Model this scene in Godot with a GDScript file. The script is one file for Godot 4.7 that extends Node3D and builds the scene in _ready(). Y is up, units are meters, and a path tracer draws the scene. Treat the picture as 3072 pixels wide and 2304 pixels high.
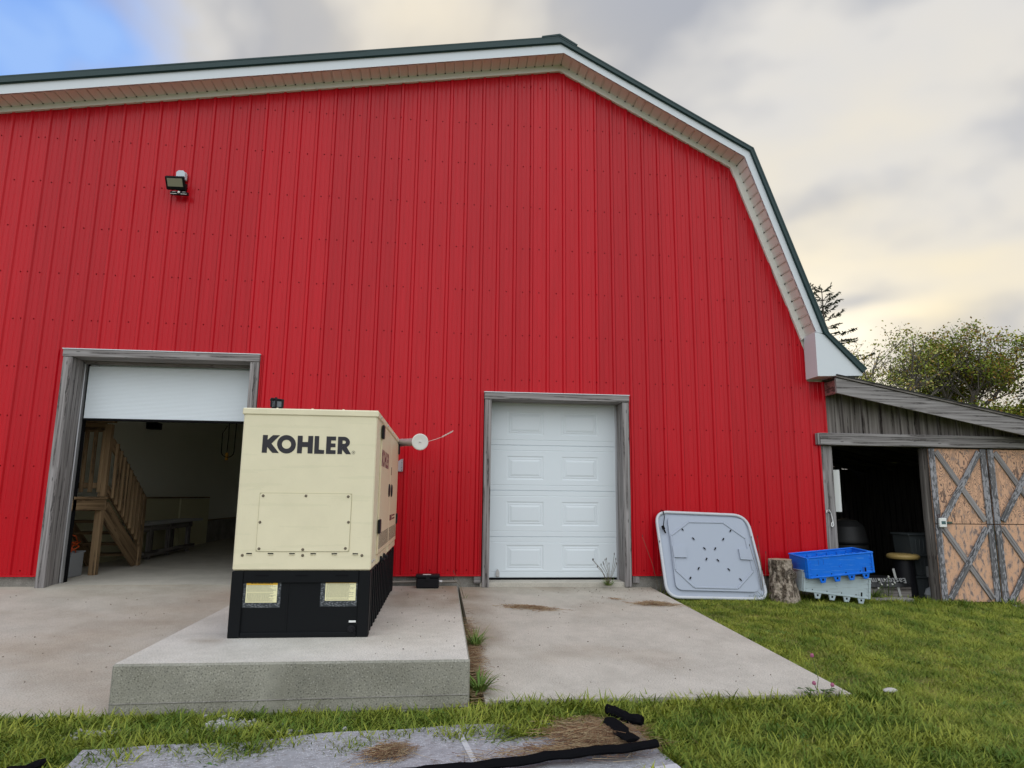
extends Node3D

# ---------------------------------------------------------------- mesh builder
class MB:
	var v := PackedVector3Array()
	var n := PackedVector3Array()
	var uv := PackedVector2Array()
	var col := PackedColorArray()
	var c := Color(1, 1, 1)

	func tri(a: Vector3, b: Vector3, d: Vector3, na: Vector3, nb: Vector3, nd: Vector3, ua := Vector2(), ub := Vector2(), ud := Vector2()) -> void:
		if (b - a).cross(d - a).dot(na + nb + nd) > 0.0:
			var t := b; b = d; d = t
			var tn := nb; nb = nd; nd = tn
			var tu := ub; ub = ud; ud = tu
		v.append(a); v.append(b); v.append(d)
		n.append(na); n.append(nb); n.append(nd)
		uv.append(ua); uv.append(ub); uv.append(ud)
		col.append(c); col.append(c); col.append(c)

	func flat3(a: Vector3, b: Vector3, d: Vector3, nn: Vector3, ua := Vector2(), ub := Vector2(), ud := Vector2()) -> void:
		tri(a, b, d, nn, nn, nn, ua, ub, ud)

	func quad(a: Vector3, b: Vector3, d: Vector3, e: Vector3, hint: Vector3, ua := Vector2(), ub := Vector2(), ud := Vector2(), ue := Vector2()) -> void:
		var nn := (b - a).cross(d - a)
		if nn.length() < 1e-12:
			nn = (d - a).cross(e - a)
		nn = nn.normalized()
		if nn.dot(hint) < 0.0:
			nn = -nn
		tri(a, b, d, nn, nn, nn, ua, ub, ud)
		tri(a, d, e, nn, nn, nn, ua, ud, ue)

	func box(p: Vector3, s: Vector3, b := Basis(), ch := 0.0, uo := Vector2()) -> void:
		var h := s * 0.5
		var la := 0
		if s.y > s.x and s.y >= s.z: la = 1
		elif s.z > s.x and s.z > s.y: la = 2
		var k := minf(ch, minf(h.x, minf(h.y, h.z)) * 0.45)
		for ax in 3:
			var a1 := (ax + 1) % 3
			var a2 := (ax + 2) % 3
			for sg in [-1.0, 1.0]:
				var q := []
				for t in [[-1, -1], [1, -1], [1, 1], [-1, 1]]:
					var w := Vector3()
					w[ax] = h[ax] * sg
					w[a1] = (h[a1] - k) * t[0]
					w[a2] = (h[a2] - k) * t[1]
					q.append(w)
				var nn := Vector3(); nn[ax] = sg
				var us := []
				for w in q:
					us.append(_buv(w, ax, la) + uo)
				_q(q, us, b, p, nn)
		if k <= 0.0:
			return
		for ax in 3:      # edges run along ax
			var a1 := (ax + 1) % 3
			var a2 := (ax + 2) % 3
			for s1 in [-1.0, 1.0]:
				for s2 in [-1.0, 1.0]:
					var q := []
					for t in [[-1, 0], [1, 0], [1, 1], [-1, 1]]:
						var w := Vector3()
						w[ax] = (h[ax] - k) * t[0]
						w[a1] = (h[a1] - (k if t[1] == 1 else 0.0)) * s1
						w[a2] = (h[a2] - (0.0 if t[1] == 1 else k)) * s2
						q.append(w)
					var nn := Vector3(); nn[a1] = s1; nn[a2] = s2
					var us := []
					for w in q:
						us.append(_buv(w, a1, la) + uo)
					_q(q, us, b, p, nn.normalized())
		for sx in [-1.0, 1.0]:
			for sy in [-1.0, 1.0]:
				for sz in [-1.0, 1.0]:
					var a := Vector3(h.x * sx, (h.y - k) * sy, (h.z - k) * sz)
					var d := Vector3((h.x - k) * sx, h.y * sy, (h.z - k) * sz)
					var e := Vector3((h.x - k) * sx, (h.y - k) * sy, h.z * sz)
					flat3(b * a + p, b * d + p, b * e + p, b * Vector3(sx, sy, sz).normalized(), _buv(a, 0, la) + uo, _buv(d, 0, la) + uo, _buv(e, 0, la) + uo)

	func _buv(w: Vector3, ax: int, la: int) -> Vector2:
		if ax == la:
			return Vector2(w[(ax + 1) % 3], w[(ax + 2) % 3])
		return Vector2(w[la], w[3 - ax - la])

	func _q(q: Array, us: Array, b: Basis, p: Vector3, nn: Vector3) -> void:
		var m := b * nn
		flat3(b * q[0] + p, b * q[1] + p, b * q[2] + p, m, us[0], us[1], us[2])
		flat3(b * q[0] + p, b * q[2] + p, b * q[3] + p, m, us[0], us[2], us[3])

	# polygon in local xy pulled from z0 to z1
	func prism(poly: PackedVector2Array, z0: float, z1: float, x := Transform3D(), us := 1.0) -> void:
		var id := Geometry2D.triangulate_polygon(poly)
		for i in range(0, id.size(), 3):
			for z in [z0, z1]:
				var nn: Vector3 = x.basis * Vector3(0, 0, 1.0 if (z == maxf(z0, z1)) else -1.0)
				var a := poly[id[i]]; var b := poly[id[i + 1]]; var d := poly[id[i + 2]]
				flat3(x * Vector3(a.x, a.y, z), x * Vector3(b.x, b.y, z), x * Vector3(d.x, d.y, z), nn.normalized(), a * us, b * us, d * us)
		var cw := 1.0 if Geometry2D.is_polygon_clockwise(poly) else -1.0
		var run := 0.0
		for i in poly.size():
			var a := poly[i]; var b := poly[(i + 1) % poly.size()]
			var e := (b - a)
			var o := Vector3(e.y, -e.x, 0).normalized() * -cw
			quad(x * Vector3(a.x, a.y, z0), x * Vector3(b.x, b.y, z0), x * Vector3(b.x, b.y, z1), x * Vector3(a.x, a.y, z1), x.basis * o, Vector2(run, z0) * us, Vector2(run + e.length(), z0) * us, Vector2(run + e.length(), z1) * us, Vector2(run, z1) * us)
			run += e.length()

	# profile of (radius, height) turned round y
	func lathe(prof: Array, seg: int, x := Transform3D(), smooth := true) -> void:
		for i in prof.size() - 1:
			var a: Vector2 = prof[i]; var b: Vector2 = prof[i + 1]
			var d := b - a
			var nr := Vector2(d.y, -d.x).normalized()
			for j in seg:
				var t0 := TAU * j / seg; var t1 := TAU * (j + 1) / seg
				var r0 := Vector3(cos(t0), 0, sin(t0)); var r1 := Vector3(cos(t1), 0, sin(t1))
				var n0 := x.basis * (r0 * nr.x + Vector3(0, nr.y, 0)); var n1 := x.basis * (r1 * nr.x + Vector3(0, nr.y, 0))
				if not smooth:
					n0 = (n0 + n1).normalized(); n1 = n0
				n0 = n0.normalized(); n1 = n1.normalized()
				var p00 := x * (r0 * a.x + Vector3(0, a.y, 0)); var p01 := x * (r1 * a.x + Vector3(0, a.y, 0))
				var p10 := x * (r0 * b.x + Vector3(0, b.y, 0)); var p11 := x * (r1 * b.x + Vector3(0, b.y, 0))
				var u0 := float(j) / seg; var u1 := float(j + 1) / seg
				if a.x > 1e-6:
					tri(p00, p01, p11, n0, n1, n1, Vector2(u0, a.y), Vector2(u1, a.y), Vector2(u1, b.y))
				if b.x > 1e-6:
					tri(p00, p11, p10, n0, n1, n0, Vector2(u0, a.y), Vector2(u1, b.y), Vector2(u0, b.y))

	func tube(pts: Array, rad, sides := 6, cap := true) -> void:
		var m := pts.size()
		var rings := []
		var up := Vector3(0.13, 1, 0.21).normalized()
		for i in m:
			var t: Vector3 = (pts[mini(i + 1, m - 1)] - pts[maxi(i - 1, 0)]).normalized()
			if absf(t.dot(up)) > 0.95: up = Vector3(1, 0.1, 0.2).normalized()
			var s := t.cross(up).normalized(); var w := s.cross(t).normalized()
			up = w
			var r: float = rad[i] if rad is Array else rad
			var ring := []
			for j in sides:
				var a := TAU * j / sides
				ring.append([s * cos(a) + w * sin(a), r])
			rings.append(ring)
		var run := 0.0
		for i in m - 1:
			var L: float = (pts[i + 1] - pts[i]).length()
			for j in sides:
				var k := (j + 1) % sides
				var A = rings[i][j]; var B = rings[i][k]; var C = rings[i + 1][k]; var D = rings[i + 1][j]
				var a: Vector3 = pts[i] + A[0] * A[1]; var b: Vector3 = pts[i] + B[0] * B[1]
				var e: Vector3 = pts[i + 1] + C[0] * C[1]; var d: Vector3 = pts[i + 1] + D[0] * D[1]
				var u0 := float(j) / sides; var u1 := float(j + 1) / sides
				tri(a, b, e, A[0], B[0], C[0], Vector2(run, u0), Vector2(run, u1), Vector2(run + L, u1))
				tri(a, e, d, A[0], C[0], D[0], Vector2(run, u0), Vector2(run + L, u1), Vector2(run + L, u0))
			run += L
		if cap:
			for e in [0, m - 1]:
				var t: Vector3 = (pts[0] - pts[1]).normalized() if e == 0 else (pts[m - 1] - pts[m - 2]).normalized()
				for j in sides:
					var A = rings[e][j]; var B = rings[e][(j + 1) % sides]
					flat3(pts[e], pts[e] + A[0] * A[1], pts[e] + B[0] * B[1], t)

	func blade(p: Vector3, dir: Vector3, side: Vector3, L: float, w: float, bend: float) -> void:
		# a bent, tapering leaf of three steps
		var a := p; var d := dir.normalized(); var sd := side.normalized()
		var last := w
		for k in 3:
			var e := a + d * (L / 3.0)
			var wn: float = w * [1.05, 0.75, 0.0][k]
			var nn := d.cross(sd).normalized()
			if k < 2:
				tri(a - sd * last * 0.5, a + sd * last * 0.5, e + sd * wn * 0.5, nn, nn, nn)
				tri(a - sd * last * 0.5, e + sd * wn * 0.5, e - sd * wn * 0.5, nn, nn, nn)
			else:
				tri(a - sd * last * 0.5, a + sd * last * 0.5, e, nn, nn, nn)
			a = e; last = wn
			d = (d + Vector3(d.x, 0, d.z).normalized() * bend * 0.4 + Vector3(0, -bend, 0)).normalized()

	func mesh() -> ArrayMesh:
		var a := []
		a.resize(Mesh.ARRAY_MAX)
		a[Mesh.ARRAY_VERTEX] = v; a[Mesh.ARRAY_NORMAL] = n; a[Mesh.ARRAY_TEX_UV] = uv; a[Mesh.ARRAY_COLOR] = col
		var m := ArrayMesh.new()
		m.add_surface_from_arrays(Mesh.PRIMITIVE_TRIANGLES, a)
		return m

# ---------------------------------------------------------------- scene helpers
var rng := RandomNumberGenerator.new()
var used := {}
var M := {}

func r(a: float, b: float) -> float:
	return rng.randf_range(a, b)

func numbered(parent: Node, n: String) -> String:
	var k := str(parent.get_instance_id()) + n
	if not used.has(k):
		used[k] = 0
		return n
	used[k] += 1
	return "%s_%03d" % [n, used[k]]

func put(n: String, g, m: Material, parent: Node = null) -> MeshInstance3D:
	var o := MeshInstance3D.new()
	o.mesh = g.mesh() if g is MB else g
	o.material_override = m
	var p: Node = parent if parent else self
	o.name = numbered(p, n)
	p.add_child(o, true)
	return o

func tag(o: Node, label: String, category: String, group := "") -> Node:
	o.set_meta("label", label)
	o.set_meta("category", category)
	if group: o.set_meta("group", group)
	return o

func thing(n: String, at: Vector3, label: String, category: String, group := "", b := Basis()) -> Node3D:
	var o := Node3D.new()
	o.name = numbered(self, n)
	add_child(o, true)
	o.transform = Transform3D(b, at)
	tag(o, label, category, group)
	return o

func branch(n: String, parent: Node) -> Node3D:      # a part that has sub-parts of its own
	var o := Node3D.new()
	o.name = numbered(parent, n)
	parent.add_child(o, true)
	return o

func structure(n: String, g, m: Material) -> MeshInstance3D:
	var o := put(n, g, m)
	o.set_meta("kind", "structure")
	return o

func bx(p: Vector3, s: Vector3, ch := 0.0, b := Basis()) -> MB:
	var m := MB.new()
	m.box(p, s, b, ch, Vector2(r(0, 3), r(0, 3)))
	return m

# box between corners
func bb(x0: float, x1: float, y0: float, y1: float, z0: float, z1: float, ch := 0.0) -> MB:
	return bx(Vector3(x0 + x1, y0 + y1, z0 + z1) * 0.5, Vector3(absf(x1 - x0), absf(y1 - y0), absf(z1 - z0)), ch)

# a plank from a to b with width along up
func plank(mb: MB, a: Vector3, b: Vector3, w: float, t: float, up := Vector3.UP, ch := 0.003) -> void:
	var d := (b - a).normalized()
	var s := d.cross(up).normalized()
	var u := s.cross(d).normalized()
	mb.box((a + b) * 0.5, Vector3((b - a).length(), w, t), Basis(d, u, -s) if Basis(d, u, -s).determinant() > 0 else Basis(d, u, s), ch, Vector2(r(0, 3), r(0, 3)))

func pl(a: Vector3, b: Vector3, w: float, t: float, up := Vector3.UP, ch := 0.003) -> MB:
	var m := MB.new()
	plank(m, a, b, w, t, up, ch)
	return m

func lerp_line(pts: Array, x: float) -> float:
	for i in pts.size() - 1:
		if x <= pts[i + 1].x or i == pts.size() - 2:
			return lerpf(pts[i].y, pts[i + 1].y, (x - pts[i].x) / (pts[i + 1].x - pts[i].x))
	return 0.0

func rounded(w: float, h: float, rad: float, k := 6) -> PackedVector2Array:
	var p := PackedVector2Array()
	for c in [[w / 2 - rad, h / 2 - rad, 0.0], [-w / 2 + rad, h / 2 - rad, 90.0], [-w / 2 + rad, -h / 2 + rad, 180.0], [w / 2 - rad, -h / 2 + rad, 270.0]]:
		for i in k + 1:
			var a := deg_to_rad(c[2] + 90.0 * i / k)
			p.append(Vector2(c[0] + cos(a) * rad, c[1] + sin(a) * rad))
	return p

# ---------------------------------------------------------------- textures and materials
func noise(freq: float, sd: int, oct := 4, type := FastNoiseLite.TYPE_SIMPLEX_SMOOTH) -> FastNoiseLite:
	var f := FastNoiseLite.new()
	f.noise_type = type; f.frequency = freq; f.seed = sd
	f.fractal_type = FastNoiseLite.FRACTAL_FBM; f.fractal_octaves = oct
	return f

# seamless grey noise, stretched along u by sx
func grain(w: int, h: int, freq: float, sd: int, sx := 1, oct := 4) -> PackedByteArray:
	var im := noise(freq, sd, oct).get_seamless_image(maxi(8, w / sx), h)
	im.convert(Image.FORMAT_L8)
	if sx > 1: im.resize(w, h, Image.INTERPOLATE_CUBIC)
	return im.get_data()

func paint(w: int, h: int, f: Callable) -> ImageTexture:
	var d := PackedByteArray(); d.resize(w * h * 3)
	var i := 0
	for y in h:
		for x in w:
			var c: Color = f.call(x, y, y * w + x)
			c = c.linear_to_srgb()
			d[i] = clampi(int(c.r * 255), 0, 255); d[i + 1] = clampi(int(c.g * 255), 0, 255); d[i + 2] = clampi(int(c.b * 255), 0, 255)
			i += 3
	var im := Image.create_from_data(w, h, false, Image.FORMAT_RGB8, d)
	return ImageTexture.create_from_image(im)

func grey_tex(w: int, h: int, d: PackedByteArray) -> ImageTexture:
	return ImageTexture.create_from_image(Image.create_from_data(w, h, false, Image.FORMAT_L8, d))

func mat(c: Color, rough := 0.7, metal := 0.0, spec := 0.5) -> StandardMaterial3D:   # c is linear
	var m := StandardMaterial3D.new()
	m.albedo_color = c.linear_to_srgb()
	m.roughness = rough; m.metallic = metal; m.metallic_specular = spec
	return m

func tmat(t: Texture2D, rough := 0.8, sc := Vector3(1, 1, 1), spec := 0.4) -> StandardMaterial3D:
	var m := StandardMaterial3D.new()
	m.albedo_texture = t; m.roughness = rough; m.metallic_specular = spec
	m.uv1_scale = sc
	return m

func world(m: StandardMaterial3D, sc: float) -> StandardMaterial3D:
	m.uv1_triplanar = true; m.uv1_world_triplanar = true; m.uv1_scale = Vector3(sc, sc, sc)
	return m

func bump(m: StandardMaterial3D, t: Texture2D, cm: float) -> StandardMaterial3D:
	m.heightmap_enabled = true; m.heightmap_texture = t; m.heightmap_scale = cm
	return m

# ---------------------------------------------------------------- lie of the land
func ground_y(x: float, z: float) -> float:
	return -0.15 - 0.05 * (clampf(z, -8.4, 4.0) + 8.4) - 0.045 * clampf(x - 4.6, 0.0, 6.0)

func sky_texture() -> ImageTexture:
	var w := 1024; var h := 512
	var im := Image.create(w, h, false, Image.FORMAT_RGBF)
	var n1 := noise(0.55, 11, 6); var n2 := noise(1.7, 5, 5); var n3 := noise(0.35, 23, 3)
	for y in h:
		var el := (0.5 - (y + 0.5) / h) * PI
		for x in w:
			var az := (x + 0.5) / w * TAU
			if az > PI: az -= TAU
			var d := Vector3(sin(az) * cos(el), sin(el), -cos(az) * cos(el))
			var c := Color(0.16, 0.17, 0.13)
			if el > -0.01:
				var k := 1.0 / (maxf(d.y, 0.0) + 0.22)
				var p := Vector3(d.x * k, d.z * k, 0.0)
				var w1 := n3.get_noise_3dv(p + Vector3(9, 2, 0))
				var q := p * 1.15 + Vector3(w1, w1 * 0.6, 0) * 0.9
				var lump := Vector3(d.x * 2.2, d.y * 3.0 + d.x * 0.6, d.z * 2.2) + Vector3(w1, w1 * 0.5, 0) * 0.8
				var a := 0.16 * n1.get_noise_3dv(q * 1.6) + 0.95 * n1.get_noise_3dv(lump * 1.6)
				var b := 0.12 * n2.get_noise_3dv(q * 1.2 + Vector3(3, 1, 0)) + 0.9 * n2.get_noise_3dv(lump * 1.5 + Vector3(5, 2, 1))
				var t := clampf(0.5 + 1.8 * a + 0.95 * b, 0.0, 1.0)
				var grey := Color(0.36, 0.385, 0.445).lerp(Color(0.64, 0.64, 0.65), t)
				# the low sun behind cloud on the right
				var sd := d.angle_to(Vector3(sin(0.545) * cos(0.19), sin(0.19), -cos(0.545) * cos(0.19)))
				var warm := exp(-sd * sd * 9.0) * 0.95
				var low := clampf(1.0 - el / 0.42, 0.0, 1.0)
				var cream := Color(0.92, 0.80, 0.56).lerp(Color(0.50, 0.465, 0.41), clampf(0.5 - 2.6 * a - 1.1 * b, 0, 1))
				grey = grey.lerp(cream, clampf(warm * (0.62 + 0.8 * b) + 0.18 * low, 0.0, 1.0))
				grey = grey.lerp(Color(1.15, 1.05, 0.86), clampf(exp(-sd * sd * 120.0) * (0.8 + b), 0.0, 0.9))
				# lit cloud over the ridge
				var rd := Vector2((az + 0.06) / 0.30, (el - 0.62) / 0.17)
				grey = grey.lerp(Color(0.80, 0.71, 0.55), 0.85 * exp(-rd.length_squared()) * clampf(0.75 + 0.8 * a, 0, 1))
				# open sky to the left
				var bd := clampf((-az - 0.36 - 0.25 * (el - 0.45)) * 5.0 + a * 1.2 + b * 0.7, 0.0, 1.0) * clampf((az + 1.9) * 1.2, 0.0, 1.0)
				var blue := Color(0.12, 0.30, 0.80).lerp(Color(0.30, 0.48, 0.86), clampf(0.45 + 1.3 * b + 0.5 * a, 0, 1))
				grey = grey.lerp(blue, bd * clampf(el * 4.0, 0, 1))
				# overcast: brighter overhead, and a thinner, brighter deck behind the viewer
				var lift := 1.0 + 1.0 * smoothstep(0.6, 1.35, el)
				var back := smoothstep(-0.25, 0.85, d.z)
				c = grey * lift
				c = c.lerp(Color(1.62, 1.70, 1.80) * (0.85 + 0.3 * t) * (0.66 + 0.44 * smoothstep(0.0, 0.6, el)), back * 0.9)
			c.a = 1.0
			im.set_pixel(x, y, c)
	return ImageTexture.create_from_image(im)

func _ready() -> void:
	rng.seed = 4711
	# ------------------------------------------------ camera, sky, sun, exposure
	var cam := Camera3D.new()
	cam.name = "camera"
	cam.fov = 59.89; cam.near = 0.05; cam.far = 1500.0
	cam.transform = Transform3D(Basis(Vector3.UP, -0.1013) * Basis(Vector3.RIGHT, 0.1684) * Basis(Vector3.BACK, 0.0104), Vector3(0, 1.09, 0))
	add_child(cam); cam.current = true
	var env := Environment.new()
	env.background_mode = Environment.BG_SKY
	var sky := Sky.new()
	var pm := PanoramaSkyMaterial.new()
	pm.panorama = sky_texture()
	sky.sky_material = pm
	env.sky = sky
	env.tonemap_mode = Environment.TONE_MAPPER_LINEAR
	env.tonemap_exposure = 1.12
	env.sdfgi_enabled = true; env.ssao_enabled = true; env.ssil_enabled = true
	var we := WorldEnvironment.new(); we.name = "world_environment"; we.environment = env
	add_child(we)
	var sun := DirectionalLight3D.new(); sun.name = "sun"
	sun.light_energy = 0.2; sun.light_color = Color(1.0, 0.9, 0.74); sun.light_angular_distance = 14.0; sun.shadow_enabled = true
	add_child(sun)
	sun.look_at_from_position(Vector3(sin(0.545), 0.30, -cos(0.545)) * 10.0, Vector3.ZERO, Vector3.UP)

	materials()
	ground_and_concrete()
	barn()
	interior()
	shed()
	trees()
	generator()
	small_things()
	foreground()
	grass()

# ================================================================ materials
func materials() -> void:
	# weathered grey wood
	var s1 := grain(512, 256, 0.03, 3, 16); var s2 := grain(512, 256, 0.012, 8, 6); var s3 := grain(512, 256, 0.05, 14, 2, 3)
	var knots := []
	for i in 7: knots.append(Vector3(r(20, 490), r(20, 236), r(3, 6)))
	var wood_f := func(dark: Color, light: Color) -> Callable:
		return func(x: int, y: int, i: int) -> Color:
			var f := clampf((s1[i] / 255.0 - 0.5) * 1.6 + (s2[i] / 255.0 - 0.5) * 0.5 + 0.5, 0.0, 1.0)
			var c := dark.lerp(light, f)
			if s1[i] < 66 and s3[i] > 120: c = c * 0.5
			for k in knots:
				var q: float = Vector2((x - k.x) / 1.9, y - k.y).length() / k.z
				if q < 1.0: c = c * (0.3 if q < 0.55 else 0.6)
			return c
	var relief := PackedByteArray(); relief.resize(512 * 256)
	for i in relief.size(): relief[i] = clampi(int(s1[i] * 0.7 + s3[i] * 0.3), 0, 255)
	var rel := grey_tex(512, 256, relief)
	M.grey_wood = bump(tmat(paint(512, 256, wood_f.call(Color(0.15, 0.137, 0.132), Color(0.30, 0.282, 0.275))), 0.85, Vector3(0.7, 3.2, 1)), rel, 0.25)
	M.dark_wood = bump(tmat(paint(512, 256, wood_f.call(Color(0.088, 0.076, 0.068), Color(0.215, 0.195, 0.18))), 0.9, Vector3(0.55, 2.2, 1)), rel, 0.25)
	M.lumber = tmat(paint(512, 256, wood_f.call(Color(0.17, 0.108, 0.055), Color(0.29, 0.195, 0.105))), 0.7, Vector3(0.55, 2.2, 1))
	# flaking pale paint on grey wood
	M.flaking = bump(tmat(paint(512, 256, func(x, y, i):
		var c: Color = Color(0.05, 0.05, 0.056).lerp(Color(0.17, 0.165, 0.165), s1[i] / 255.0)
		var p := (s2[i] / 255.0 - 0.5) * 1.2 + (s3[i] / 255.0 - 0.5) * 1.7
		if p > 0.03: c = Color(0.29, 0.285, 0.30) * (0.85 + 0.3 * s1[i] / 255.0)
		return c), 0.85, Vector3(0.8, 2.6, 1)), rel, 0.2)
	# weathered plywood: dark grain whorls above, plainer below
	var p1 := grain(512, 512, 0.006, 31, 3, 2); var p2 := grain(512, 512, 0.03, 37, 2, 3); var p3 := grain(512, 512, 0.08, 41, 6, 3)
	for whorl in [true, false]:
		var t := paint(512, 512, func(x, y, i):
			var c: Color = Color(0.64, 0.375, 0.235).lerp(Color(0.52, 0.325, 0.215), p2[i] / 255.0)
			var f := p1[i] / 255.0 * 17.0 + p2[i] / 255.0 * 1.1
			var line := absf(f - floorf(f) - 0.5) * 2.0
			var m := p2[i] / 255.0
			if whorl:
				if line < 0.30 and p3[i] > 84 and m > 0.30: c = c.lerp(Color(0.10, 0.07, 0.06), 0.85)
				if m > 0.76: c = c.lerp(Color(0.20, 0.17, 0.165), 0.55)
			else:
				if line < 0.16 and p3[i] > 140: c = c.lerp(Color(0.16, 0.10, 0.07), 0.5)
				c = c.lerp(Color(0.36, 0.26, 0.215), 0.75 * smoothstep(0.48, 0.72, m))
				if m > 0.68 and p3[i] > 120: c = c.lerp(Color(0.10, 0.09, 0.095), 0.6)
			return c)
		M["plywood_" + ("whorl" if whorl else "plain")] = tmat(t, 0.85, Vector3(0.9, 0.9, 1))
	# concrete
	var c1 := grain(1024, 1024, 0.004, 51, 1, 5); var c2 := grain(1024, 1024, 0.16, 57, 1, 2); var c3 := grain(1024, 1024, 0.02, 63, 1, 4)
	var rn := noise(0.0035, 69, 4); rn.fractal_type = FastNoiseLite.FRACTAL_RIDGED
	var ri := rn.get_seamless_image(1024, 1024); ri.convert(Image.FORMAT_L8)
	var c4 := ri.get_data()
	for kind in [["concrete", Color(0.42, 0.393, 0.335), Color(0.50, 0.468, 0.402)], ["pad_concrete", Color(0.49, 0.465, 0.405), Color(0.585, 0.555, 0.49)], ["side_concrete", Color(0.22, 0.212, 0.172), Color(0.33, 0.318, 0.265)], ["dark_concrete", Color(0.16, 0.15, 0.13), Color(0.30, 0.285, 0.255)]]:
		var lo: Color = kind[1]; var hi: Color = kind[2]
		var t := paint(1024, 1024, func(x, y, i):
			var f := clampf(0.5 + (c1[i] / 255.0 - 0.5) * 1.3 + (c3[i] / 255.0 - 0.5) * 0.7, 0, 1)
			var c := lo.lerp(hi, f) * (0.78 + 0.44 * c2[i] / 255.0)
			if c2[i] > 208: c = c.lerp(Color(0.62, 0.6, 0.56), 0.5)
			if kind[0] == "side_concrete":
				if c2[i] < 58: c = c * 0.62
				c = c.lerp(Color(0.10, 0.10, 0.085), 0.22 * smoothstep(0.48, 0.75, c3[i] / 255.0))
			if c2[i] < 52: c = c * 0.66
			if c4[i] > 249 and c1[i] > 118: c = c * 0.62
			return c)
		M[kind[0]] = bump(world(tmat(t, 0.9, Vector3.ONE, 0.3), 0.42), grey_tex(1024, 1024, c2) if kind[0] == "concrete" else M.concrete.heightmap_texture, 0.12)
	for k in ["concrete", "pad_concrete"]: M[k].vertex_color_use_as_albedo = true
	# painted sheet steel
	var r1 := grain(512, 512, 0.02, 71, 1, 3)
	M.red_steel = tmat(paint(256, 256, func(x, y, i):
		var f: float = r1[(y * 2) * 512 + x * 2] / 255.0
		return Color(0.455, 0.0034, 0.010).lerp(Color(0.52, 0.0046, 0.0130), f)), 0.3, Vector3(0.8, 0.05, 1), 0.34)
	bump(M.red_steel, grey_tex(256, 256, grain(256, 256, 0.02, 79, 1, 3)), 0.35)
	M.red_sheets = []
	for tone in [Color(1, 1, 1), Color(0.965, 0.96, 0.96), Color(0.985, 0.975, 0.975), Color(0.955, 0.965, 0.965)]:
		var rs: StandardMaterial3D = M.red_steel.duplicate(); rs.albedo_color = tone; rs.roughness = 0.28 + 0.1 * (1.0 - tone.r) * 20.0 * 0.05
		M.red_sheets.append(rs)
	M.red_screw = mat(Color(0.19, 0.003, 0.006), 0.8, 0.0, 0.1)
	M.green_steel = mat(Color(0.008, 0.034, 0.034), 0.35, 0.0, 0.4)
	M.white_metal = mat(Color(0.60, 0.64, 0.67), 0.42)
	M.white_vinyl = mat(Color(0.70, 0.68, 0.64), 0.6)
	M.frieze = mat(Color(0.74, 0.73, 0.68), 0.55)
	M.door_white = mat(Color(0.65, 0.705, 0.735), 0.42)
	M.rubber = mat(Color(0.008, 0.008, 0.009), 0.8, 0.0, 0.15)
	M.black_metal = mat(Color(0.006, 0.0068, 0.0078), 0.5, 0.0, 0.25)
	M.black_plastic = mat(Color(0.008, 0.008, 0.010), 0.45, 0.0, 0.3)
	M.tan = mat(Color(0.66, 0.57, 0.38), 0.42)  # enclosure cream with the right side's warm shade put into the colour
	M.galvanized = mat(Color(0.52, 0.53, 0.55), 0.45, 0.7)
	M.steel = mat(Color(0.45, 0.44, 0.43), 0.4, 0.8)
	M.maroon = mat(Color(0.10, 0.012, 0.02), 0.5)
	M.ink = mat(Color(0.013, 0.011, 0.016), 0.55)
	M.interior_white = mat(Color(0.78, 0.79, 0.70), 0.9)
	M.knee = mat(Color(0.62, 0.60, 0.40), 0.9)
	M.cover_grey = mat(Color(0.33, 0.37, 0.44), 0.5)
	var scuff := func(base: Color, worn: Color) -> StandardMaterial3D:
		return world(tmat(paint(256, 256, func(x, y, i):
			var k: int = y * 4096 + x * 4
			var c: Color = base * (0.965 + 0.07 * c1[k] / 255.0)
			if s1[(y * 2 % 256) * 512 + x * 2] > 186: c = c.lerp(worn, 0.35)
			if c2[k] > 205: c = c.lerp(worn, 0.3)
			return c), 0.45), 2.2)
	M.crate_blue = scuff.call(Color(0.002, 0.15, 0.70), Color(0.10, 0.30, 0.75))
	M.cream = scuff.call(Color(0.74, 0.675, 0.475), Color(0.65, 0.605, 0.41))
	M.cream.roughness = 0.42; M.cream.uv1_scale = Vector3.ONE * 0.8
	M.crate_blue_dark = mat(Color(0.002, 0.10, 0.50), 0.45)
	M.crate_grey = scuff.call(Color(0.37, 0.44, 0.46), Color(0.22, 0.23, 0.22))
	M.white_plastic = mat(Color(0.72, 0.73, 0.70), 0.5)
	M.dirt = world(tmat(paint(256, 256, func(x, y, i): return Color(0.07, 0.055, 0.035).lerp(Color(0.15, 0.125, 0.08), r1[i % (512 * 512)] / 255.0)), 1.0, Vector3.ONE, 0.1), 1.0)
	var g1 := grain(512, 512, 0.02, 83, 1, 5); var g2 := grain(512, 512, 0.2, 89, 1, 2)
	M.turf = world(tmat(paint(512, 512, func(x, y, i):
		var c := Color(0.07, 0.09, 0.02).lerp(Color(0.12, 0.13, 0.035), g2[i] / 255.0)
		return c.lerp(Color(0.13, 0.10, 0.05), 0.6 * smoothstep(0.52, 0.75, g1[i] / 255.0))), 1.0, Vector3.ONE, 0.1), 0.5)
	M.blade = mat(Color(1, 1, 1), 0.6, 0.0, 0.3)
	M.blade.vertex_color_use_as_albedo = true
	M.blade.backlight_enabled = true; M.blade.backlight = Color(0.07, 0.10, 0.014).linear_to_srgb()
	M.leaf = mat(Color(1, 1, 1), 0.6, 0.0, 0.3)
	M.leaf.vertex_color_use_as_albedo = true
	M.leaf.backlight_enabled = true; M.leaf.backlight = Color(0.14, 0.15, 0.02).linear_to_srgb()
	M.plain = mat(Color(1, 1, 1), 0.85); M.plain.vertex_color_use_as_albedo = true
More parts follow.
